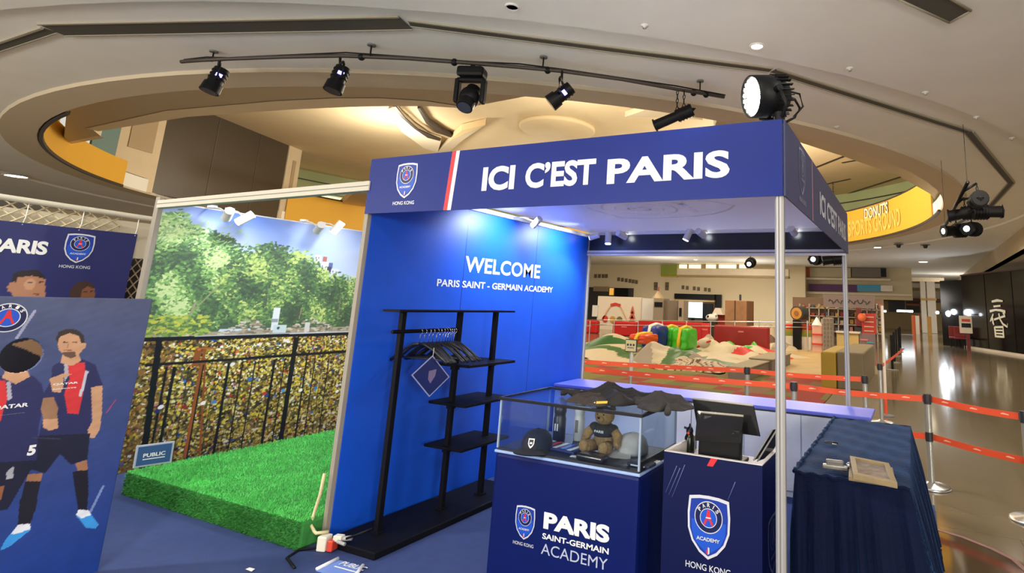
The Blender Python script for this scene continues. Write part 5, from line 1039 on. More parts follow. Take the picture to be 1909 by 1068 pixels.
# glass case
gp = .05
m = MB(); m.b2((SX0+.006, SY0_+.006, SZ), (SX1-.006, SY1_-.006, SZ+.012), mat('tray_dark', (.02, .022, .03), .4)); m.build('tray', sc)
for nm, lo, hi in (('glass_pane', (SX0+.008, SY0_+.006, SZ+.012), (SX1-.008, SY0_+.012, CZ-.016)), ('glass_pane', (SX0+.008, SY1_-.012, SZ+.012), (SX1-.008, SY1_-.006, CZ-.016)), ('glass_pane', (SX0+.004, SY0_+.014, SZ+.012), (SX0+.010, SY1_-.014, CZ-.016)), ('glass_pane', (SX1-.010, SY0_+.014, SZ+.012), (SX1-.004, SY1_-.014, CZ-.016)), ('glass_top', (SX0+.012, SY0_+.012, CZ-.014), (SX1-.012, SY1_-.012, CZ-.004))):
    m = MB(); m.b2(lo, hi, GLASS); m.build(nm, sc)
for lo, hi in (((SX0-.006, SY0_-.006, CZ-.016), (SX1+.006, SY0_+.012, CZ)), ((SX0-.006, SY1_-.012, CZ-.016), (SX1+.006, SY1_+.006, CZ)), ((SX0-.006, SY0_+.012, CZ-.016), (SX0+.012, SY1_-.012, CZ)), ((SX1-.012, SY0_+.012, CZ-.016), (SX1+.006, SY1_-.012, CZ))):
    m = MB(); m.b2(lo, hi, BLACKM, .002); m.build('top_frame', sc)
for x, y in ((SX0+.004, SY0_+.004), (SX1-.012, SY0_+.002), (SX0+.004, SY1_-.012), (SX1-.014, SY1_-.014)):
    m = MB(); m.b2((x, y, SZ+.01), (x+.010, y+.010, CZ-.014), mat('corner_bead', srgb(150, 168, 190), .2)); m.build('corner_bead', sc)
m = MB(); m.b2((SX1-.012, SY0_+.02, SZ+.006), (SX1-.002, SY1_-.01, SZ+.05), BLACKM); m.build('base_frame', sc)
TZ_ = SZ+.013
def cap(x, y, rz, mt, brim, label, badge):
    t = thing('baseball_cap', label, 'cap', (x, y, TZ_), rz); t.scale = (.86, .86, .88); N = 20; vs = []; fs = []
    m = MB(); prof = [(.098, .0), (.1, .02), (.097, .05), (.086, .082), (.062, .107), (.03, .119), (.0001, .122)]
    m.lathe([(r, z) for r, z in prof], mt, Matrix.Diagonal((1, 1.1, 1, 1)), 24); m.build('crown', t, True)
    m = MB(); rows = []
    for j in range(5):
        f_ = j/4
        for i in range(13):
            a = math.radians(-62+124*i/12); ro = .102+f_*.072*math.cos(a*.9); vs.append((ro*math.sin(a)*(1-.0*f_), -ro*math.cos(a)*1.08, .012-.028*f_*0+.010*math.cos(a*1.4)-f_*.016))
    fs = [(j*13+i, j*13+i+1, j*13+14+i, j*13+13+i) for j in range(4) for i in range(12)]
    nv = len(vs); vs += [(x_, y_, z_-.005) for x_, y_, z_ in vs]; fs += [tuple(k+nv for k in f[::-1]) for f in fs]
    m.add(vs, fs, brim, None, True); m.build('brim', t, True)
    m = MB(); m.ball((0, 0, .122), (.010, .010, .006), mt, sub=2); m.build('button', t, True)
    M = Matrix.Translation((0, -.106, .058)) @ frame((0, 0, 0), (1, 0, 0), (0, .33, 1))
    m = MB()
    if badge: m.poly([(x_*.040, y_*.052, .001) for x_, y_ in ((-.5, .5), (.5, .5), (.5, -.1), (.3, -.4), (0, -.6), (-.3, -.4), (-.5, -.1))], WVINYL, M); m.poly([(x_*.028, y_*.036+.001, .002) for x_, y_ in ((-.5, .5), (.5, .5), (.5, -.1), (.3, -.4), (0, -.6), (-.3, -.4), (-.5, -.1))], NAVYD, M); m.poly([(-.008, -.006, .003), (.008, -.006, .003), (.008, .004, .003), (-.008, .004, .003)], WVINYL, M)
    else: m.poly([(-.016, -.022, .001), (.016, -.022, .001), (.018, .02, .001), (-.018, .02, .001)], mat('dark_badge', srgb(36, 40, 56), .5), M)
    m.build('badge', t, True); return t
c = onz(984, 842, TZ_); cap(c.x+.005, c.y+.075, .25, mat('cap_navy', srgb(26, 30, 46), .8), mat('cap_navy_brim', srgb(20, 24, 38), .8), 'dark navy cap with a white shield badge at the left of the glass showcase', True)
c = onz(1168, 848, TZ_); cap(c.x+.005, c.y+.055, -.65, mat('cap_grey', srgb(176, 170, 168), .85), mat('cap_grey_brim', srgb(180, 174, 170), .85), 'grey cap with a dark badge at the right of the glass showcase', False)
def bottle(x, y, mt, label, capm, h=.245, r=.037, z=None):
    z = TZ_ if z is None else z; t = thing('drink_bottle', label, 'bottle', (x, y, z)); m = MB()
    m.lathe([(r*.92, 0), (r, .006), (r, h*.52), (r*.9, h*.56), (r*.9, h*.62), (r, h*.66), (r, h*.78), (r*.9, h*.8)], mt, n=24); m.build('body', t, True)
    m = MB(); m.lathe([(r*.95, h*.8), (r*.98, h*.81), (r*.98, h*.92), (r*.6, h*.95), (r*.45, h*.96), (r*.45, h), (.0001, h)], capm, n=24); m.build('cap', t, True); return t
c = onz(1038, 822, TZ_); o = bottle(c.x, c.y+.02, mat('bottle_navy', srgb(22, 28, 56), .35), 'navy drink bottle with a grey cap inside the showcase', mat('cap_greyish', srgb(150, 154, 166), .4)); m = MB(); m.b2((-.012, -.0365, .06), (.012, -.035, .10), SILV); m.build('print', o, True)
c = onz(1070, 824, TZ_); o = bottle(c.x, c.y+.05, mat('bottle_white', srgb(206, 204, 204), .4), 'white drink bottle beside the navy one inside the showcase', mat('cap_white', srgb(196, 190, 186), .4), r=.032); m = MB(); m.b2((-.010, -.0335, .05), (.010, -.032, .12), GREY); m.build('print', o, True)
# teddy bear
c = onz(1114, 846, TZ_); TB = mat('teddy_fur', srgb(150, 118, 76), .95, noise=.2, nscale=60, bump=.6, bscale=120); TS = mat('teddy_shirt', srgb(26, 28, 40), .8)
tb = thing('teddy_bear', 'sitting brown teddy bear in a dark shirt inside the showcase', 'teddy bear', (c.x, c.y+.07, TZ_), -.05)
m = MB(); m.ball((0, 0, .075), (.062, .055, .075), TB); m.build('body', tb, True)
m = MB(); m.ball((0, 0, .105), (.066, .060, .055), TS); m.ball((-.062, -.012, .125), (.030, .028, .026), TS); m.ball((.062, -.012, .125), (.030, .028, .026), TS); m.build('shirt', tb, True)
m = MB(); add_text(m, 'PARIS', frame((0, -.0605, .112), (1, 0, 0), (0, .1, 1)), -.03, -.005, .03, .008, SILV, .02, .003); m.build('print', tb, True)
m = MB(); m.ball((0, -.008, .19), (.058, .052, .050), TB); m.ball((0, -.052, .18), (.026, .020, .020), TB); m.build('head', tb, True)
m = MB(); m.ball((0, -.072, .187), (.009, .006, .006), BLACK, sub=2); m.build('nose', tb, True)
for s in (-1, 1):
    m = MB(); m.ball((s*.046, .0, .232), (.020, .012, .020), TB, sub=2); m.build('ear', tb, True)
    m = MB(); m.ball((s*.02, -.052, .202), (.005, .005, .005), BLACK, sub=2); m.build('eye', tb, True)
    m = MB(); m.tube([(s*.07, -.012, .12), (s*.098, -.02, .09), (s*.105, -.035, .06)], [.024, .028, .022], TB, 12); m.ball((s*.105, -.036, .056), (.024, .024, .024), TB, sub=2); m.build('arm', tb, True)
    m = MB(); m.tube([(s*.04, -.02, .035), (s*.06, -.075, .034), (s*.064, -.105, .036)], [.032, .034, .030], TB, 12); m.ball((s*.064, -.112, .042), (.030, .018, .036), TB, sub=2); m.build('leg', tb, True)
# flat goods
def flat(name, label, cat, u, v, w, d, h, mt, rz, extra=None):
    c = onz(u, v, TZ_); t = thing(name, label, cat, (c.x, c.y, TZ_), rz); m = MB(); m.b2((-w/2, -d/2, 0), (w/2, d/2, h), mt, min(.012, h*.45)); m.build('body', t, True)
    if extra: extra(t)
    return t
def scarf(t):
    for k in range(5): m = MB(); m.b2((-.12+.05*k, -.06, .0205), (-.095+.05*k, .06, .022), [WVINYL, RED, WVINYL, CBLUE, WVINYL][k]); m.build('stripe', t, True)
flat('folded_scarf', 'folded striped scarf lying between the navy cap and the teddy bear', 'scarf', 1048, 838, .26, .13, .02, NAVY, -.1, scarf)
def pouch(t): m = MB(); m.tube([(-.075, -.036, .024), (.075, -.036, .024)], .003, STEEL, 6); m.build('zip', t, True)
flat('pencil_pouch', 'glossy black pouch lying in front of the teddy bear', 'pouch', 1104, 859, .17, .07, .034, mat('pouch_black', (.012, .012, .016), .2), -.06, pouch)
def wal(t): m = MB(); m.b2((-.04, -.046, .006), (.04, -.044, .012), SILV); m.build('print', t, True)
flat('folded_shirt', 'folded dark shirt at the right front of the showcase', 'shirt', 1196, 868, .13, .09, .018, mat('shirt_dark', srgb(30, 34, 56), .7, bump=.3, bscale=40), -.05, wal)
flat('price_card', 'small white card on the showcase tray near its front', 'card', 1072, 851, .05, .03, .003, WVINYL, .2, lambda t: None)
flat('leaflet', 'white leaflet at the right end of the showcase tray', 'leaflet', 1212, 866, .05, .16, .006, WHITE, 0, lambda t: None)
# crumpled garments on the showcase
def garment(name, label, cx, cy, w, d, h, mt, seed, rz, z, sleeves):
    t = thing(name, label, 'clothes', (cx, cy, z), rz); rg = np.random.default_rng(seed); N = 64; vs = []; fs = []
    ph = rg.uniform(0, 6.3, 8)
    for j in range(N):
        for i in range(N):
            x, y = 2*i/(N-1)-1, 2*j/(N-1)-1; r = math.sqrt(x*x+y*y)/max(abs(x), abs(y), 1e-6); s = max(abs(x), abs(y)); a = math.atan2(y, x)
            R = 1+.13*math.sin(3*a+ph[0])+.09*math.sin(5*a+ph[1])+.06*math.sin(8*a+ph[2])
            X, Y = s*R*math.cos(a)*w/2, s*R*math.sin(a)*d/2
            e = max(0, 1-s**3)
            u_, v_ = X/w*2+.15*math.sin(5*Y/d+ph[1]), Y/d*2+.15*math.sin(6*X/w+ph[2]); rdg = lambda t: 1-abs(math.sin(t*.62))**.8
            q = .12+.42*rdg(2.6*u_+1.7*v_+ph[3])+.36*rdg(3.4*v_-2.1*u_+ph[4])+.24*rdg(6.5*u_+5*v_+ph[5])+.16*rdg(9*u_-8*v_+ph[6])
            vs.append((X, Y, .004+max(.0, q)*h*e**.55))
    fs = [(j*N+i, j*N+i+1, j*N+N+i+1, j*N+N+i) for j in range(N-1) for i in range(N-1)]
    m = MB(); m.add(vs, fs, mt, None, True); o = m.build('cloth', t, True); sd = o.modifiers.new('thick', 'SOLIDIFY'); sd.thickness = .003; sd.offset = 1
    for pts, rr in sleeves:
        m = MB(); pp = [Vector(p) for p in pts]; P = []
        for k in range(9):
            f_ = k/8*(len(pp)-1); i = min(len(pp)-2, int(f_)); P.append(pp[i].lerp(pp[i+1], f_-i)+Vector((0, 0, .006*math.sin(k*2.3))))
        m.tube(P, [rr*(1+.15*math.sin(k*1.9)) for k in range(9)], mt, 12); m.build('sleeve', t, True)
    return t
CLB = mat('garment_black', srgb(34, 31, 30), .85, bump=.1, bscale=60); CLG = mat('garment_charcoal', srgb(52, 48, 46), .85, bump=.1, bscale=60)
garment('crumpled_shirt', 'crumpled black shirt heaped on the middle of the showcase top', -1.00, .30, .52, .34, .085, CLB, 4, .15, CZ, [([(-.18, .02, .014), (-.30, .05, .016), (-.38, .03, .014)], .016)])
garment('crumpled_shirt', 'crumpled charcoal shirt hanging off the right end of the showcase top', -.72, .26, .36, .30, .075, CLG, 9, -.3, CZ, [([(.08, -.05, .016), (.14, -.11, .016), (.17, -.15, .014)], .017)])
garment('crumpled_shirt', 'dark shirt with a pale patterned front at the left of the clothes pile', -1.08, .16, .30, .24, .05, mat('garment_warm', srgb(60, 52, 46), .85, bump=.35, bscale=90), 14, .3, CZ, [])
c = onz(1122, 750, CZ+.042); t = thing('yellow_tag', 'small yellow tag on the pile of dark clothes', 'tag', c); M = frame(c+Vector((0, 0, .0)), (1, .2, .1), (-.1, .5, 1)); m = MB(); m.b2((-.03, -.006, -.001), (.03, .006, .001), YELLOW, M=M); m.build('label', t); m = MB(); m.b2((-.042, -.002, -.0015), (-.036, .002, .002), WHITE, M=M); m.build('eyelet', t)
# ------------------------------------------------------------------ cashier counter
KX0, KX1, KY0, KY1, KZ = -.600, -.105, .035, .46, .85
kc = thing('cashier_counter', 'dark blue cashier counter with a white rim and a large shield badge', 'counter', ((KX0+KX1)/2, .25, .01))
KB = mat('cashier_blue', srgb(6, 16, 64), .42, spec=.25, noise=.05, nscale=3); RIM = mat('rim_white', srgb(206, 200, 196), .5)
for lo, hi in (((KX0, KY0, .008), (KX1, KY0+.018, KZ-.004)), ((KX0, KY0+.018, .008), (KX0+.018, KY1, KZ-.004)), ((KX1-.018, KY0+.018, .008), (KX1, KY1, KZ-.004)), ((KX0+.018, KY1-.018, .008), (KX1-.018, KY1, KZ-.2))):
    m = MB(); m.b2(lo, hi, KB); m.build('panel', kc)
for lo, hi in (((KX0, KY0, KZ-.004), (KX1, KY0+.018, KZ)), ((KX0, KY0+.018, KZ-.004), (KX0+.018, KY1, KZ)), ((KX1-.018, KY0+.018, KZ-.004), (KX1, KY1, KZ))):
    m = MB(); m.b2(lo, hi, RIM); m.build('rim', kc)
IZ = KZ-.075
m = MB(); m.b2((KX0+.018, KY0+.018, IZ-.018), (KX1-.018, KY1, IZ), RIM); m.build('inner_shelf', kc)
m = MB(); m.b2((KX0+.0185, KY0+.02, IZ), (KX0+.021, KY1-.02, KZ-.004), RIM); m.b2((KX0+.02, KY0+.0185, IZ), (KX1-.02, KY0+.0205, KZ-.004), RIM); m.build('lining', kc)
MK = frame((0, KY0-.001, 0), (1, 0, 0), (0, 0, 1)); c = ony(1321, 983, KY0); ct, cb_ = ony(1321, 924, KY0), ony(1321, 1043, KY0); hc_ = (ct.z-cb_.z)*1.0
m = MB(); crest(m, MK, c.x, (ct.z+cb_.z)/2, hc_); m.build('crest', kc)
SCR_ = mat('scratch_print', srgb(86, 100, 150), .4)
for (u0, v0, u1, v1) in ((1241, 918, 1262, 868), (1247, 922, 1268, 872), (1253, 926, 1277, 866), (1357, 932, 1371, 898)):
    a, b = ony(u0, v0, KY0), ony(u1, v1, KY0); m = MB(); m.strip([(a.x, a.z), (b.x, b.z)], [.001, .004], SCR_, MK, .001); m.build('printed_streak', kc)
a, b = ony(1318, 868, KY0), ony(1330, 855, KY0); m = MB(); m.poly([(a.x, a.z, .001), (a.x+.03, a.z, .001), (b.x+.022, KZ-.004, .001), (b.x-.012, KZ-.004, .001)], RED, MK); m.build('red_streak', kc)
m = MB(); MKs = frame((KX1+.0008, 0, 0), (0, 1, 0), (0, 0, 1)); crest(m, MKs, .24, .45, .26, mono=mat('side_badge', srgb(52, 58, 88), .5), field=KB); m.build('crest', kc)
# POS terminal
pos = thing('pos_terminal', 'black cash terminal with a tilted main screen and a customer display', 'cash register', (-.36, .27, IZ))
cx, cy = -.385, .25
m = MB(); m.b2((cx-.11, cy-.06, IZ), (cx+.13, cy+.12, IZ+.02), BLACK, .006); m.build('base', pos)
M = frame((cx, cy-.02, IZ+.02), (1, .08, 0), (0, .10, 1)); m = MB(); m.b2((-.10, 0, -.05), (.12, .15, .02), BLACK, .01, M=M); m.build('stand', pos)
p00, p10, p11, p01 = ony(1308, 828, .20), ony(1415, 814, .20), ony(1403, 757, .27), ony(1291, 742, .27)
def slab(name, q, th, mt, bezel=None, edge=None):
    q = [Vector(p) for p in q]; n = (q[1]-q[0]).cross(q[3]-q[0]).normalized(); m = MB(); b = [p-n*th for p in q]
    m.add(q+b, [(0, 1, 2, 3), (7, 6, 5, 4), (0, 4, 5, 1), (1, 5, 6, 2), (2, 6, 7, 3), (3, 7, 4, 0)], mt); m.build(name, pos)
    return q, n
ms = [Vector((-.560, .315, .895)), Vector((-.215, .350, .895)), Vector((-.225, .245, 1.045)), Vector((-.565, .205, 1.045))]
a0, a1 = onz(1291, 744, 1.045), onz(1404, 757, 1.045); z_low = .905
b1 = Vector((onz(1416, 813, z_low))); b0 = a0+(b1-a1)
slab('main_screen', [b0, b1, a1, a0], .02, BLACK)
m = MB(); m.tube([a0+Vector((0, 0, .004)), a1+Vector((0, 0, .004))], .006, mat('screen_edge', srgb(176, 170, 160), .35), 8); m.build('screen_edge', pos)
d0, d1 = onz(1300, 768, 1.0), onz(1386, 776, 1.0); yf = min(d0.y, d1.y)
e0, e1 = Vector((onz(1296, 812, .915))), Vector((onz(1381, 817, .915)))
q, n = slab('customer_display', [e0, e1, d1, d0], .03, mat('display_case', (.014, .013, .013), .3))
ins = lambda s, t: (q[0]*(1-s)+q[1]*s)*(1-t)+(q[3]*(1-s)+q[2]*s)*t+n*.001
m = MB(); m.poly([ins(.16, .16), ins(.84, .16), ins(.84, .86), ins(.16, .86)], mat('lcd_dark', (.07, .07, .066), .25)); m.build('lcd', pos)
m = MB(); m.tube([q[3]+n*.002, q[2]+n*.002], .006, mat('display_edge', srgb(170, 164, 150), .35), 8); m.build('display_edge', pos)
m = MB(); m.ball(q[3]+n*.006+Vector((.012, 0, -.004)), (.006, .004, .005), LAMPW, sub=2); m.build('status_light', pos)
# small things on the cashier counter
c = onz(1285, 846, IZ); t = thing('tape_dispenser', 'small black dispenser bottle with an orange glint at the cashier counter corner', 'dispenser', (c.x, c.y, IZ)); m = MB(); m.lathe([(.026, 0), (.028, .01), (.027, .085), (.02, .10), (.016, .105)], mat('dispenser_black', (.012, .014, .010), .25), n=20); m.build('body', t, True)
m = MB(); m.lathe([(.018, .105), (.020, .12), (.014, .135), (.006, .14), (.004, .155), (.0001, .156)], NAVYD, n=16); m.cyl((0, 0, .125), (-.03, -.01, .135), .006, NAVYD); m.build('pump', t, True); m = MB(); m.ball((.0, -.021, .11), (.008, .004, .008), ORANGE, sub=2); m.build('glint_ball', t, True)  # solid orange ball stands in for a glint on the bottle
for k, (u0, v0, u1, v1, lab) in enumerate(((1406, 858, 1441, 800, 'dark tablet leaning on the right rim of the cashier counter, left one'), (1413, 860, 1446, 815, 'dark tablet leaning on the right rim of the cashier counter, right one'))):
    a = onz(u0, v0, KZ-.03); b = Vector((a.x+.075, a.y+.10, KZ+.10)); t = thing('tablet', lab, 'tablet', a); dd_ = (b-a); nn = Vector((.5, -.2, 0)).cross(dd_).normalized()
    M = frame(a, Vector((.25, .9, 0)), dd_+Vector((0, -.05, 0))); m = MB(); m.b2((-.0, 0, -.006), (.11, .17, .0), BLACK, .002, M=M); m.build('body', t); m = MB(); m.b2((.008, .008, -.0065), (.102, .162, .0006), mat('tablet_glass', (.02, .02, .024), .08), M=M); m.build('screen', t)
    m = MB(); m.b2((-.002, -.002, -.007), (0, .172, .001), GREY, M=M); m.build('edge', t)
# ------------------------------------------------------------------ rear counter
RX0, RX1, RY0, RY1, RZ_ = -2.86, .22, 2.42, 2.9, .72
CWL = mat('cabinet_white', srgb(226, 232, 244), .5)
rc = thing('rear_counter', 'long white panelled counter with a pale blue top across the back of the booth', 'counter', (-1.3, 2.6, .01))
m = MB(); m.b2((RX0, RY0+.03, .008), (RX1-.05, RY1-.03, RZ_-.03), CWL); m.build('carcass', rc)
m = MB(); m.b2((RX0, RY0, RZ_-.03), (RX1, RY1, RZ_), mat('counter_top_blue', srgb(104, 114, 214), .4), .006); m.build('top', rc)
nD = 6
for k in range(nD):
    x0 = RX0+.02+(RX1-.07-RX0-.02)*k/nD; x1 = RX0+.02+(RX1-.07-RX0-.02)*(k+1)/nD
    m = MB(); m.b2((x0+.005, RY0+.012, .06), (x1-.005, RY0+.029, RZ_-.045), CWL, .003); m.build('door', rc)
m = MB(); m.b2((RX0, RY0+.026, RZ_-.045), (RX1-.05, RY0+.031, RZ_-.03), DARKG); m.build('shadow_gap', rc)
# ------------------------------------------------------------------ side table under a velvet cloth
VX0, VX1, VY0, VY1, VZ = -.02, .515, .37, 2.05, .752
VEL = mat('velvet_navy', srgb(4, 14, 44), .8, noise=.18, nscale=5, bump=.4, bscale=60); b = VEL.node_tree.nodes['Principled BSDF']; b.inputs['Specular IOR Level'].default_value = .15; b.inputs['Sheen Weight'].default_value = .22; b.inputs['Sheen Tint'].default_value = (.12, .36, .9, 1); b.inputs['Sheen Roughness'].default_value = .4
tt = thing('trestle_table', 'table hidden under a navy velvet cloth beside the front post', 'table', (.25, 1.2, .01))
m = MB(); m.b2((VX0+.012, VY0+.012, VZ-.04), (VX1-.012, VY1-.012, VZ-.008), GREY); m.build('tabletop', tt)
for x, y in ((VX0+.05, VY0+.06), (VX1-.05, VY0+.06), (VX0+.05, VY1-.06), (VX1-.05, VY1-.06)): m = MB(); m.cyl((x, y, .008), (x, y, VZ-.03), .016, BLACK, n=10); m.build('leg', tt)
tc_ = thing('velvet_cloth', 'navy velvet cloth pleated to the floor over the side table', 'tablecloth', (.25, 1.2, VZ))
m = MB(); N1, N2 = 24, 60; vs = [(VX0+(VX1-VX0)*i/N1, VY0+(VY1-VY0)*j/N2, VZ+.003*math.sin(j*.7+i*.35)+.003*math.sin(i*1.1-j*.23)) for j in range(N2+1) for i in range(N1+1)]
m.add(vs, [(j*(N1+1)+i, j*(N1+1)+i+1, (j+1)*(N1+1)+i+1, (j+1)*(N1+1)+i) for j in range(N2) for i in range(N1)], VEL, None, True); m.build('top', tc_)
per = []
def lineseg(a, b, n):
    for k in range(n): f_ = k/n; per.append((a[0]+(b[0]-a[0])*f_, a[1]+(b[1]-a[1])*f_))
lineseg((VX0, VY0), (VX1, VY0), 110); lineseg((VX1, VY0), (VX1, VY1), 240); lineseg((VX1, VY1), (VX0, VY1), 60); lineseg((VX0, VY1), (VX0, VY0), 240)
NP = len(per); vs = []; fs = []; NR = 14; ccx, ccy = (VX0+VX1)/2, (VY0+VY1)/2
for r_ in range(NR+1):
    f_ = r_/NR; z = VZ-(VZ-.012)*f_
    for k, (x, y) in enumerate(per):
        onf, onr = abs(y-VY0) < 1e-6, abs(x-VX1) < 1e-6; onb, onl = abs(y-VY1) < 1e-6, abs(x-VX0) < 1e-6
        nx, ny = (1 if onr else -1 if onl else 0), (-1 if onf else 1 if onb else 0)
        wv = .024*math.sin(k*.33+1.4*math.sin(k*.11))*min(1, f_*2.5)+.008*math.sin(k*1.3+f_*2)*f_
        # cloth flares towards the outer corners
        fl = f_*(.015+(.115 if (onr or (onf and x > VX1-.12)) else .02))
        if onl: fl = f_*.01
        px_, py_ = x+nx*(wv+fl*(1 if onr else .3)), y+ny*(wv*.8+.03*f_)
        if onf: px_ += f_*.12*((x-VX0)/(VX1-VX0))**2
        vs.append((px_, py_, z))
for r_ in range(NR):
    for k in range(NP): kk = (k+1) % NP; fs.append((r_*NP+k, r_*NP+kk, (r_+1)*NP+kk, (r_+1)*NP+k))
m = MB(); m.add(vs, fs, VEL, None, True); m.build('skirt', tc_)
m = MB(); rg = np.random.default_rng(3)
pts = [(VX0-.004+.004*math.sin(k*1.9), VY0+(VY1-VY0)*k/70, VZ+.004+.005*math.sin(k*1.3)) for k in range(71)]; m.tube(pts, .009, VEL, 8); m.tube([(VX0+(VX1-VX0)*k/40, VY0-.004+.004*math.sin(k*1.7), VZ+.003+.004*math.sin(k*1.2)) for k in range(41)], .009, VEL, 8); m.build('gathered_hem', tc_)
# things on the cloth
TAN = mat('frame_tan', srgb(138, 118, 84), .5, noise=.1, nscale=30); ZT = VZ+.010
def skewf(o, u, v):
    u, v = Vector(u).normalized(), Vector(v).normalized(); return Matrix(((u.x, v.x, 0, o[0]), (u.y, v.y, 0, o[1]), (u.z, v.z, 1, o[2]), (0, 0, 0, 1)))
def picframe(label, px4, z, ang=0):
    q = [onz(u, v, z+.028) for u, v in px4]; t = thing('picture_frame', label, 'frame', ((q[0].x+q[2].x)/2, (q[0].y+q[2].y)/2, z)); u_ = (q[1]-q[0]); L = u_.length; v_ = q[3]-q[0]; Wd = v_.length
    M = skewf((q[0].x, q[0].y, z), u_, v_); b_ = .028
    for lo, hi in (((0, 0, 0), (L, b_, .028)), ((0, Wd-b_, 0), (L, Wd, .028)), ((0, b_, 0), (b_, Wd-b_, .028)), ((L-b_, b_, 0), (L, Wd-b_, .028))): m = MB(); m.b2(lo, hi, TAN, .003, M=M); m.build('frame_side', t)
    m = MB(); m.b2((b_, b_, .004), (L-b_, Wd-b_, .012), mat('frame_photo', srgb(126, 120, 122), .15, noise=.35, nscale=26), M=M); m.build('picture', t); return t
picframe('tan picture frame on the velvet cloth, upper of two stacked', ((1590, 882), (1673, 899), (1662, 862), (1584, 849)), ZT+.022)
c = onz(1628, 900, ZT); t = thing('picture_frame', 'tan picture frame on the velvet cloth, lower one sticking out below', 'frame', (c.x, c.y, ZT)); q0, q1, q3 = onz(1582, 896, ZT), onz(1671, 910, ZT), onz(1584, 866, ZT); M = skewf(q0, q1-q0, q3-q0); L = (q1-q0).length; Wd = (q3-q0).length
m = MB(); m.b2((0, 0, 0), (L, Wd, .018), TAN, .004, M=M); m.build('frame_side', t); m = MB(); m.b2((L-.012, .01, .004), (L+.004, .022, .012), STEEL, M=M); m.build('hinge', t)
c = onz(1562, 875, ZT); t = thing('stapler', 'silver stapler like tool left of the tan picture frames', 'tool', (c.x, c.y, ZT)); SL = mat('tool_silver', srgb(176, 172, 166), .3, .6)
M = frame(c, onz(1585, 876, ZT)-onz(1536, 862, ZT), (0, 0, 1)); M = frame(c, (1, .08, 0), (-.08, 1, 0))
m = MB(); m.b2((-.075, -.022, 0), (.05, .008, .022), SL, .006, M=M); m.build('body', t); m = MB(); m.b2((-.06, .004, .012), (.03, .035, .04), mat('tool_grey', srgb(120, 116, 112), .35, .4), .008, M=M); m.build('handle', t); m = MB(); m.ball(M @ Vector((.055, .01, .022)), (.016, .018, .018), STEEL, sub=2); m.cyl(M @ Vector((.06, 0, .012)), M @ Vector((.10, -.005, .012)), .006, BLACK); m.build('joint', t)
c = onz(1546, 826, ZT); t = thing('keychain', 'small dark keychain near the far edge of the velvet cloth', 'keychain', (c.x, c.y, ZT)); m = MB(); m.tube([c+Vector((.026*math.cos(a), .018*math.sin(a), .006)) for a in np.linspace(0, 2*PI, 18, endpoint=False)], .0035, DARKG, 6, True); m.build('ring', t); m = MB(); m.ball(c+Vector((.036, -.012, .008)), (.018, .010, .008), BLACK, sub=2); m.build('fob', t); m = MB(); m.b2(c+Vector((.02, -.028, .002)), c+Vector((.045, -.018, .006)), STEEL, .001); m.build('key', t)
# ------------------------------------------------------------------ socket box, cable, floor sign
c = onz(634, 1024, 0); sk_ = thing('socket_box', 'white plug adaptors with a red switch lying at the foot of the welcome wall', 'socket', (c.x, c.y, .008)); PLG = mat('plug_white', srgb(222, 218, 200), .4)
c = Vector((-2.79, -.06, .008)); sk_.location = c
M = frame(c+Vector((0, 0, .055)), (1, .3, 0), (-.3, 1, .0)); m = MB(); m.b2((-.045, -.03, -.055), (.015, .035, .03), PLG, .008, M=M); m.build('adaptor', sk_)
m = MB(); m.b2((.025, -.03, -.05), (.06, .03, .012), mat('switch_red', srgb(210, 70, 50), .4), .006, M=M); m.build('switch_block', sk_); m = MB(); m.b2((.045, -.012, .0), (.10, .03, .035), PLG, .006, M=M); m.cyl(M @ Vector((.10, .01, .015)), M @ Vector((.15, .02, .02)), .014, mat('plug_grey', srgb(160, 160, 158), .4)); m.cyl(M @ Vector((.085, -.02, .01)), M @ Vector((.14, -.025, .0)), .010, mat('plug_grey', srgb(160, 160, 158), .4)); m.build('plug', sk_)
m = MB(); m.tube([c+Vector((-.02, .02, .095)), c+Vector((-.05, -.04, .10)), (-2.89, -.075, .10), (-2.94, -.07, .13), (-2.945, -.05, .20), (-2.935, -.035, .30), (-2.93, -.03, .42)], .010, mat('cable_cream', srgb(206, 196, 150), .5), 8); m.build('cable', sk_)
m = MB(); m.tube([c+Vector((.13, .03, .08)), c+Vector((.2, .06, .11)), c+Vector((.26, .10, .14))], .007, BLACK, 8); m.tube([c+Vector((-.03, -.03, .02)), (-2.92, -.14, .014), (-2.88, -.24, .012), (-2.72, -.30, .012)], .008, BLACK, 8); m.build('black_cable', sk_)
q = [onz(u, v, .012) for u, v in ((590, 1063), (657, 1082), (676, 1056), (630, 1043))]; fs_ = thing('floor_sign', 'small blue floor sign with two white edges lying by the booth corner', 'sign', (q[0]+q[2])/2)
m = MB(); m.add(q+[p-Vector((0, 0, .005)) for p in q], [(0, 1, 2, 3), (7, 6, 5, 4), (0, 4, 5, 1), (1, 5, 6, 2), (2, 6, 7, 3), (3, 7, 4, 0)], mat('sign_blue', srgb(110, 140, 210), .4)); m.build('plate', fs_)
for a, b in ((0, 3), (1, 2)): m = MB(); m.tube([q[a]+Vector((0, 0, .006)), q[b]+Vector((0, 0, .006))], .010, WVINYL, 8); m.build('edge', fs_)
M = frame(q[0]+Vector((0, 0, .002)), q[1]-q[0], Vector((0, 0, 1)).cross(q[1]-q[0])); L = (q[1]-q[0]).length; m = MB(); add_text(m, 'PUBLIC', M, L*.18, .10, L*.85, .145, WVINYL, .02, .001); m.build('lettering', fs_); m = MB(); m.b2((L*.18, .07, .0), (L*.82, .08, .001), WVINYL, M=M); m.build('rule', fs_)
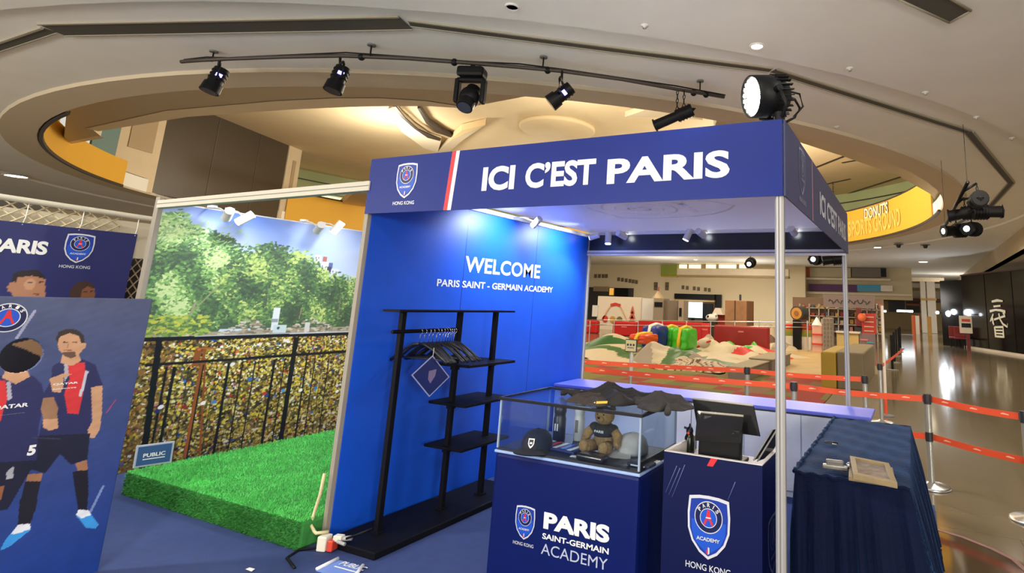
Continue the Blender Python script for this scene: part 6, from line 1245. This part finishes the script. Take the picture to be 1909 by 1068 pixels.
c = onz(466, 1062, .009); t = thing('paper_scrap', 'tiny white paper scrap on the blue carpet at the bottom edge', 'paper', c); m = MB(); m.add([(c.x-.03, c.y-.008, .009), (c.x+.03, c.y-.01, .010), (c.x+.028, c.y+.010, .016), (c.x-.025, c.y+.012, .012)], [(0, 1, 2, 3)], WVINYL); m.build('paper', t)
# ------------------------------------------------------------------ belt barriers
HEAD = mat('barrier_head', srgb(40, 40, 44), .45); POLE = mat('pole_grey', srgb(170, 168, 160), .3, .55)
def stanchion(p, label, h=.82, mid=None):
    p = Vector(p); t = thing('belt_barrier', label, 'barrier post', p)
    m = MB(); m.lathe([(.165, 0), (.165, .012), (.15, .022), (.05, .034), (.03, .05)], STEEL, n=32); m.build('base', t, True)
    m = MB(); m.cyl((0, 0, .03), (0, 0, h-.09), .030, POLE, n=20); m.build('pole', t, True)
    m = MB(); m.cyl((0, 0, h-.09), (0, 0, h), .034, HEAD, n=20); m.b2((-.040, -.014, h-.075), (.040, .014, h-.012), HEAD, .004); m.b2((-.014, -.040, h-.075), (.014, .040, h-.012), HEAD, .004); m.build('head', t, True)
    if mid: m = MB(); m.cyl((0, 0, mid-.04), (0, 0, mid+.04), .034, HEAD, n=20); m.build('belt_cassette', t, True)
    return t
def belt(t, a, b, w=.055):
    a, b = Vector(a), Vector(b); d = b-a; L = d.length; N = 24; vs = []; fs = []; m = MB()
    n = Vector((d.y, -d.x, 0)).normalized()*.0015
    for k in range(N+1):
        f_ = k/N; p = a.lerp(b, f_)-Vector((0, 0, .012*math.sin(PI*f_)))
        for s in (-1, 1): vs += [p+n*s+Vector((0, 0, w/2)), p+n*s-Vector((0, 0, w/2))]
    for k in range(N):
        o_ = 4*k; fs += [(o_, o_+1, o_+5, o_+4), (o_+3, o_+2, o_+6, o_+7), (o_+2, o_, o_+4, o_+6), (o_+1, o_+3, o_+7, o_+5)]
    m.add(vs, fs, ORANGE); bo = m.build('belt', t)
    m = MB(); M0 = frame(a, d, (0, 0, 1)); cnt = max(1, int(L/.28)); wv_ = M0.to_3x3() @ Vector((0, 0, 1))
    for k in range(cnt):
        f_ = (k+.5)/cnt; x = L*f_; dz = -.012*math.sin(PI*f_)
        for wz in (.0022, -.0022): m.strip([(x-.035, dz), (x-.012, dz+.004), (x+.035, dz+.001)], [.006, .014, .007], mat('belt_print', srgb(250, 190, 160), .6), M0, wz)
    m.build('printed_mark', bo)
BZ = .775
S1, S2, S3, S4, S5 = (-1.385, 4.553, .0), (-.595, 3.453, .0), (.012, 4.655, .0), (.09, 6.48, .0), (.655, 3.44, 0)
S6 = tuple(onz(1926, 972, 0)); SL_ = (-3.9, 3.95, 0); SL2 = (-3.55, 2.98+.35, 0)
s1 = stanchion(S1, 'belt barrier post at the back left, seen between glass case and centre post'); s2 = stanchion(S2, 'belt barrier post just right of the centre silver post'); s3 = stanchion(S3, 'belt barrier post beside the rear booth post on its right'); s4 = stanchion(S4, 'belt barrier post farthest back beside the thin white pole'); s5 = stanchion(S5, 'belt barrier post standing alone on the polished floor behind the velvet table', mid=.44); s6 = stanchion(S6, 'belt barrier at the right frame edge of which only the base shows')
sl = stanchion(SL_, 'belt barrier post hidden behind the welcome wall, far belt'); sl2 = stanchion(SL2, 'belt barrier post hidden behind the welcome wall, near belt')
up = lambda p, z=BZ: Vector((p[0], p[1], z))
belt(s1, up(S1)+Vector((.04, 0, 0)), up(S3)-Vector((.04, 0, 0))); belt(sl, up(SL_), up(S1)-Vector((.04, 0, 0)))
belt(s2, up(S2)+Vector((.04, 0, 0)), up(S5)-Vector((.04, 0, 0))); belt(sl2, up(SL2), up(S2)-Vector((.04, 0, 0)))
belt(s5, up(S5)+Vector((.04, 0, 0)), up(S6)-Vector((.02, 0, 0))); belt(s5, up(S5, .44)+Vector((.035, -.01, 0)), up(S6, .44)); belt(s4, up(S4)+Vector((0, -.04, 0)), up(S4)+Vector((.25, 5, 0)), .05)
belt(s5, up(S5, .44)-Vector((.035, 0, 0)), (.1, 3.55, .44))
# ------------------------------------------------------------------ stage lights on the hanging pipe
PZ = 4.45
pp = [onz(u, v, PZ) for u, v in ((338, 115), (380, 112), (420, 110), (530, 106), (640, 104), (760, 109), (880, 118), (965, 125), (1050, 133), (1160, 148), (1260, 166), (1350, 181))]
BLK = mat('fixture_black', (.006, .006, .007), .45, spec=.2); LED = mat('led_blue', (.1, .1, 1), emit=5, ecol=(.20, .18, 1))
pipe = thing('lighting_pipe', 'long dark curved lighting pipe hung below the ceiling', 'pipe', pp[5]); m = MB(); m.tube(pp, .024, mat('pipe_dark', srgb(70, 62, 56), .5, .3), 10); m.build('pipe', pipe)
m = MB(); m.tube([p+Vector((.01, .02, .035+.015*math.sin(i*2))) for i, p in enumerate(pp)], .010, BLK, 6); m.build('power_cable', pipe)
for u, vt in ((395, 95), (690, 90), (1012, 112), (1305, 155)):
    f_ = min(range(len(pp)-1), key=lambda i: abs((pp[i].x+pp[i+1].x)/2-onz(u, vt+20, PZ).x)); b = onz(u, vt+14+(6 if u < 500 else 0), PZ); m = MB(); m.cyl(b, (b.x, b.y, CEIL+.0), .010, BLK, n=8); m.cyl((b.x, b.y, CEIL-.02), (b.x, b.y, CEIL), .05, GREY, n=12); m.build('drop_rod', pipe)
for u, v in ((674, 106), (847, 116), (1021, 131), (1293, 173), (1316, 176)):
    c = onz(u, v, PZ); m = MB(); m.ball(c, (.045, .045, .05), BLK, sub=2); m.build('clamp', pipe)
def fixture_zoom(u, v, dirv, label, top):
    # short LED zoom spot in a U yoke with a lit blue display
    q = onz(*top, PZ); p = Vector((q.x, q.y, 0)); p.z = vz(u, v, q.x, q.y); p.x, p.y = q.x, q.y
    rr = onz(u, v, p.z); p = rr; dv = Vector(dirv).normalized(); t = thing('stage_spotlight', label, 'stage light', p)
    side = dv.cross(Vector((0, 0, 1))).normalized(); upv = side.cross(dv).normalized()
    m = MB(); m.cyl(p-dv*.17, p+dv*.05, .085, BLK, n=20); m.cyl(p+dv*.05, p+dv*.17, .105, BLK, .112, 20)
    for k in range(3): m.cyl(p-dv*(.13-.05*k), p-dv*(.115-.05*k), .095, BLK, n=20)
    m.build('body', t)
    m = MB(); m.cyl(p+dv*.165, p+dv*.172, .095, mat('lens_dark', (.03, .03, .05), .1), n=20); m.build('lens', t)
    m = MB(); vw = Vector(CAM)-p; vw -= dv*vw.dot(dv); vw.normalize(); M = frame(p-dv*.05+vw*.10, vw.cross(dv), -dv); m.b2((-.035, -.022, .008), (.035, .022, .014), LED, M=M); m.build('display', t)
    m = MB(); pivL, pivR = p+side*.15, p-side*.15; tp_ = Vector((p.x, p.y, PZ-.05)); tl, tr = pivL+Vector((0, 0, .16)), pivR+Vector((0, 0, .16))
    m.tube([pivL, tl, tl+(tr-tl)*.12+Vector((0, 0, .04)), tl+(tr-tl)*.88+Vector((0, 0, .04)), tr, pivR], .016, BLK, 8); m.cyl(tl+(tr-tl)*.5+Vector((0, 0, .04)), (q.x, q.y, PZ), .016, BLK, n=8); m.build('yoke', t)
    for s in (-1, 1): m = MB(); m.cyl(p+side*s*.085, p+side*s*.185, .022, BLK, n=12); m.build('knob', t)
    return t
fixture_zoom(402, 150, (-.10, -.25, -1), 'stage spotlight with a blue display, leftmost on the curved pipe', (410, 112))
fixture_zoom(630, 148, (-.08, -.22, -1), 'stage spotlight with a blue display, second from left on the curved pipe', (634, 105))
fixture_zoom(1045, 178, (-.75, -.35, -.75), 'stage spotlight with a blue display hanging tilted, right of the moving head', (1048, 132))
# moving head
q = onz(882, 120, PZ); t = thing('moving_head_light', 'black moving head light hanging in the middle of the curved pipe', 'stage light', (q.x, q.y, PZ-.2)); c = Vector((q.x, q.y, PZ-.10))
M = frame(c, Vector((1, .4, 0)), Vector((-.4, 1, 0)))
m = MB(); m.b2((-.17, -.11, -.09), (.17, .11, .05), BLK, .04, M=M); m.build('base', t)
m = MB()
for s in (-1, 1): m.b2((s*.165-.03, -.06, -.42), (s*.165+.03, .06, -.10), BLK, .025, M=M)
m.b2((-.17, -.05, -.14), (.17, .05, -.09), BLK, .015, M=M); m.build('yoke', t)
m = MB(); m.ball(M @ Vector((0, 0, -.34)), (.125, .125, .14), BLK); dv = Vector((.1, -.45, -.8)).normalized(); cc = M @ Vector((0, 0, -.34)); m.cyl(cc, cc+dv*.19, .10, BLK, n=24); m.cyl(cc-dv*.02, cc-dv*.16, .09, BLK, n=24); m.build('head', t)
m = MB(); m.cyl(cc+dv*.19, cc+dv*.195, .085, mat('lens_dark', (.03, .03, .05), .1), n=24); m.build('lens', t)
m = MB(); m.cyl(M @ Vector((0, 0, .05)), M @ Vector((0, 0, .12)), .03, BLK); m.build('clamp', t)
# profile spot on chain clamps
def profile(p, dv, label, topz, n_ch=2, lit=False, L=.36, r=.075):
    dv = Vector(dv).normalized(); side = dv.cross(Vector((0, 0, 1))).normalized(); t = thing('profile_spotlight', label, 'stage light', p)
    m = MB(); m.cyl(p-dv*.18, p+dv*.05, r*1.15, BLK, n=16)
    for k in range(5): m.cyl(p-dv*(.16-.045*k), p-dv*(.15-.045*k), r*1.3, BLK, n=16)
    m.build('lamp_house', t)
    m = MB(); m.cyl(p+dv*.05, p+dv*L, r*.9, BLK, r*.95, 16); m.cyl(p+dv*L, p+dv*(L+.02), r*1.2, BLK, n=6); m.build('barrel', t)
    m = MB(); m.cyl(p+dv*(L+.02), p+dv*(L+.024), r*(.5 if lit else .8), LAMPC if lit else mat('lens_dark', (.03, .03, .05), .1), n=16); m.build('lens', t)
    for s in ((-.05, .05) if n_ch == 2 else (0,)):
        m = MB(); a = p+dv*s+Vector((0, 0, r)); b_ = Vector((a.x, a.y, topz)); k = 0; LL_ = (b_-a).length; nn = max(2, int(LL_/.055))
        for i in range(nn): c_k = a.lerp(b_, (i+.5)/nn); M_ = frame(c_k, side if i % 2 else dv, (0, 0, 1)); m.tube([M_ @ Vector((.016*math.cos(q_), .032*math.sin(q_), 0)) for q_ in np.linspace(0, 2*PI, 10, endpoint=False)], .007, BLK, 5, True)
        m.build('chain', t)
    m = MB(); m.b2((-.01, -.01, -.01), (.01, .01, .01), BLK, M=Matrix.Translation(p-dv*.19)); m.tube([p-dv*.18+side*.05, p-dv*.22, p-dv*.18-side*.05], .008, BLK, 6); m.build('handle', t); return t
tz = PZ-.02; q = onz(1265, 166, PZ); p = onz(1268, 214, vz(1268, 214, q.x, q.y)); a_ = onz(1300, 208, p.z); b_ = onz(1205, 236, p.z-.0)
profile(p, (-1, -.18, -.40), 'long black profile spotlight on chains at the right end of the curved pipe', tz)
# big lit LED par on the booth corner
p = Vector((-.09, .06, 2.66)); dv = Vector((-.74, -.64, -.16)).normalized(); par = thing('par_can', 'large round stage lamp with glowing LED face on the booth corner', 'stage light', p); side = dv.cross(Vector((0, 0, 1))).normalized()
q_ = dv.to_track_quat('Z', 'Y').to_matrix().to_4x4(); Mp = Matrix.Translation(p) @ q_; r = .112
m = MB(); m.lathe([(.0001, -.12), (.05, -.12), (.075, -.105), (.10, -.05), (r, -.03), (r, .095), (r-.008, .095), (r-.008, .08), (.0001, .08)], BLK, Mp, 32); m.build('can', par)
m = MB()
for k in range(24): a = 2*PI*k/24; m.b2((-.003, r-.012, -.10), (.003, r-.0+.004, -.02), BLK, M=Mp @ Matrix.Rotation(a, 4, 'Z'))
m.build('cooling_fin', par)
for rad, n_ in ((0, 1), (.028, 6), (.056, 12), (.086, 18)):
    for k in range(n_): a = 2*PI*k/n_+rad*20; m = MB(); m.cyl(Mp @ Vector((rad*math.cos(a), rad*math.sin(a), .08)), Mp @ Vector((rad*math.cos(a), rad*math.sin(a), .088)), .0115, mat('led_white', (1, .95, .75), emit=30, ecol=(1, .93, .70)), n=10); m.build('led', par)
m = MB()
for s in (-1, 1): m.cyl(p+side*s*r, p+side*s*(r+.03), .018, BLK, n=12)
tube_ = [p+side*(r+.02), p+side*(r+.025)+Vector((.03, .02, -.08)), Vector((-.012, .012, 2.52))+side*.04, Vector((-.012, .012, 2.52))-side*.04, p-side*(r+.025)+Vector((.03, .02, -.08)), p-side*(r+.02)]
m.tube(tube_, .010, BLK, 8); m.cyl((-.012, .012, 2.49), (-.012, .012, 2.545), .028, BLK); m.build('yoke', par)
m = MB(); b0 = p-dv*.12; m.tube([b0, b0-dv*.05+Vector((0, 0, -.02)), b0-dv*.08+Vector((0, 0, -.07)), b0-dv*.05+Vector((0, 0, -.12)), Vector((.02, .03, 2.50))], .007, BLK, 6); m.tube([b0+Vector((0, 0, .03)), b0-dv*.08+Vector((0, 0, .01)), b0-dv*.10+Vector((0, 0, -.06)), b0-dv*.03+Vector((0, 0, -.13))], .006, BLK, 6); m.build('cable', par)
m = MB(); Mt = frame(p+Vector((.02, -.113, -.0)), (1, .25, 0), (0, 0, 1)); m.build
m = MB(); add_text(m, 'LED 54', frame(p-dv*.03+Vector((0, 0, -.02))+Vector((.04, -r+.006, 0)), Vector((.2, .05, 1)), Vector((-1, -.3, .1))), -.03, -.008, .03, .008, GREY, .01, 0) if False else None
lamp('SPOT', p+dv*.12, 90, (1, .95, .80), .08, p+dv*3, 120, .6)
# cluster of stage lights on the short bar at the right
p0, p1 = onz(1800, 338, PZ), onz(1758, 424, PZ)
bar_a = Vector((1.62, 9.2, PZ)); 
dC = 9.5
def atd(u, v, dist): r_ = ray(u, v); return Vector(CAM+r_/np.linalg.norm(r_)*dist)
A1, A2 = atd(1804, 340, 10.2), atd(1760, 425, 12.6); bar = thing('lighting_bar', 'short dark lighting bar with drop rods at the right under the ceiling', 'pipe', A1)
m = MB(); m.tube([A1, A1.lerp(A2, .5), A2], .03, BLK, 8); m.build('pipe', bar)
for f_ in (.02, .95): c = A1.lerp(A2, f_); m = MB(); m.cyl(c, (c.x, c.y, CEIL+.0), .004, BLK, n=6); m.build('drop_rod', bar)
for u, v, dist, dv, lab, lit in ((1823, 373, 10.6, (-.1, 1, -.02), 'black stage light, topmost of the cluster at the right', 0), (1799, 398, 11.2, (-1, .2, -.12), 'black profile light, left in the middle row of the right cluster', 0), (1836, 395, 11.0, (1, .2, .02), 'black profile light, right in the middle row of the right cluster', 0),
                          (1783, 430, 12, (-1, -.55, -.1), 'lit stage light at the lower left of the right cluster', 1), (1812, 427, 11.8, (-.45, -1, -.1), 'lit stage light at the lower right of the right cluster', 1)):
    pc_ = atd(u, v, dist); t = profile(pc_, dv, lab, pc_.z+.28, 1, bool(lit), .24, .105); ab = A2-A1; f_ = max(0, min(1, (pc_-A1).dot(ab)/ab.dot(ab))); m = MB(); m.tube([pc_+Vector((0, 0, .28)), A1+ab*f_], .02, BLK, 8); m.build('clamp_arm', t)
# gallery of small hanging spots seen beyond the rear beam
for u, v, dist, dv, lab, lit in ((1399, 490, 17, (.1, -1, -.2), 'small lit hall spotlight left of the centre post', 1), (1521, 483, 15, (-.1, -1, -.1), 'bright hall spotlight right of the centre post', 1), (1556, 483, 14, (-1, -.2, -.15), 'black hall spotlight touching the rear booth post', 0)):
    p = atd(u, v, dist); profile(p, dv, lab, CEIL, 1, bool(lit), .26, .12)
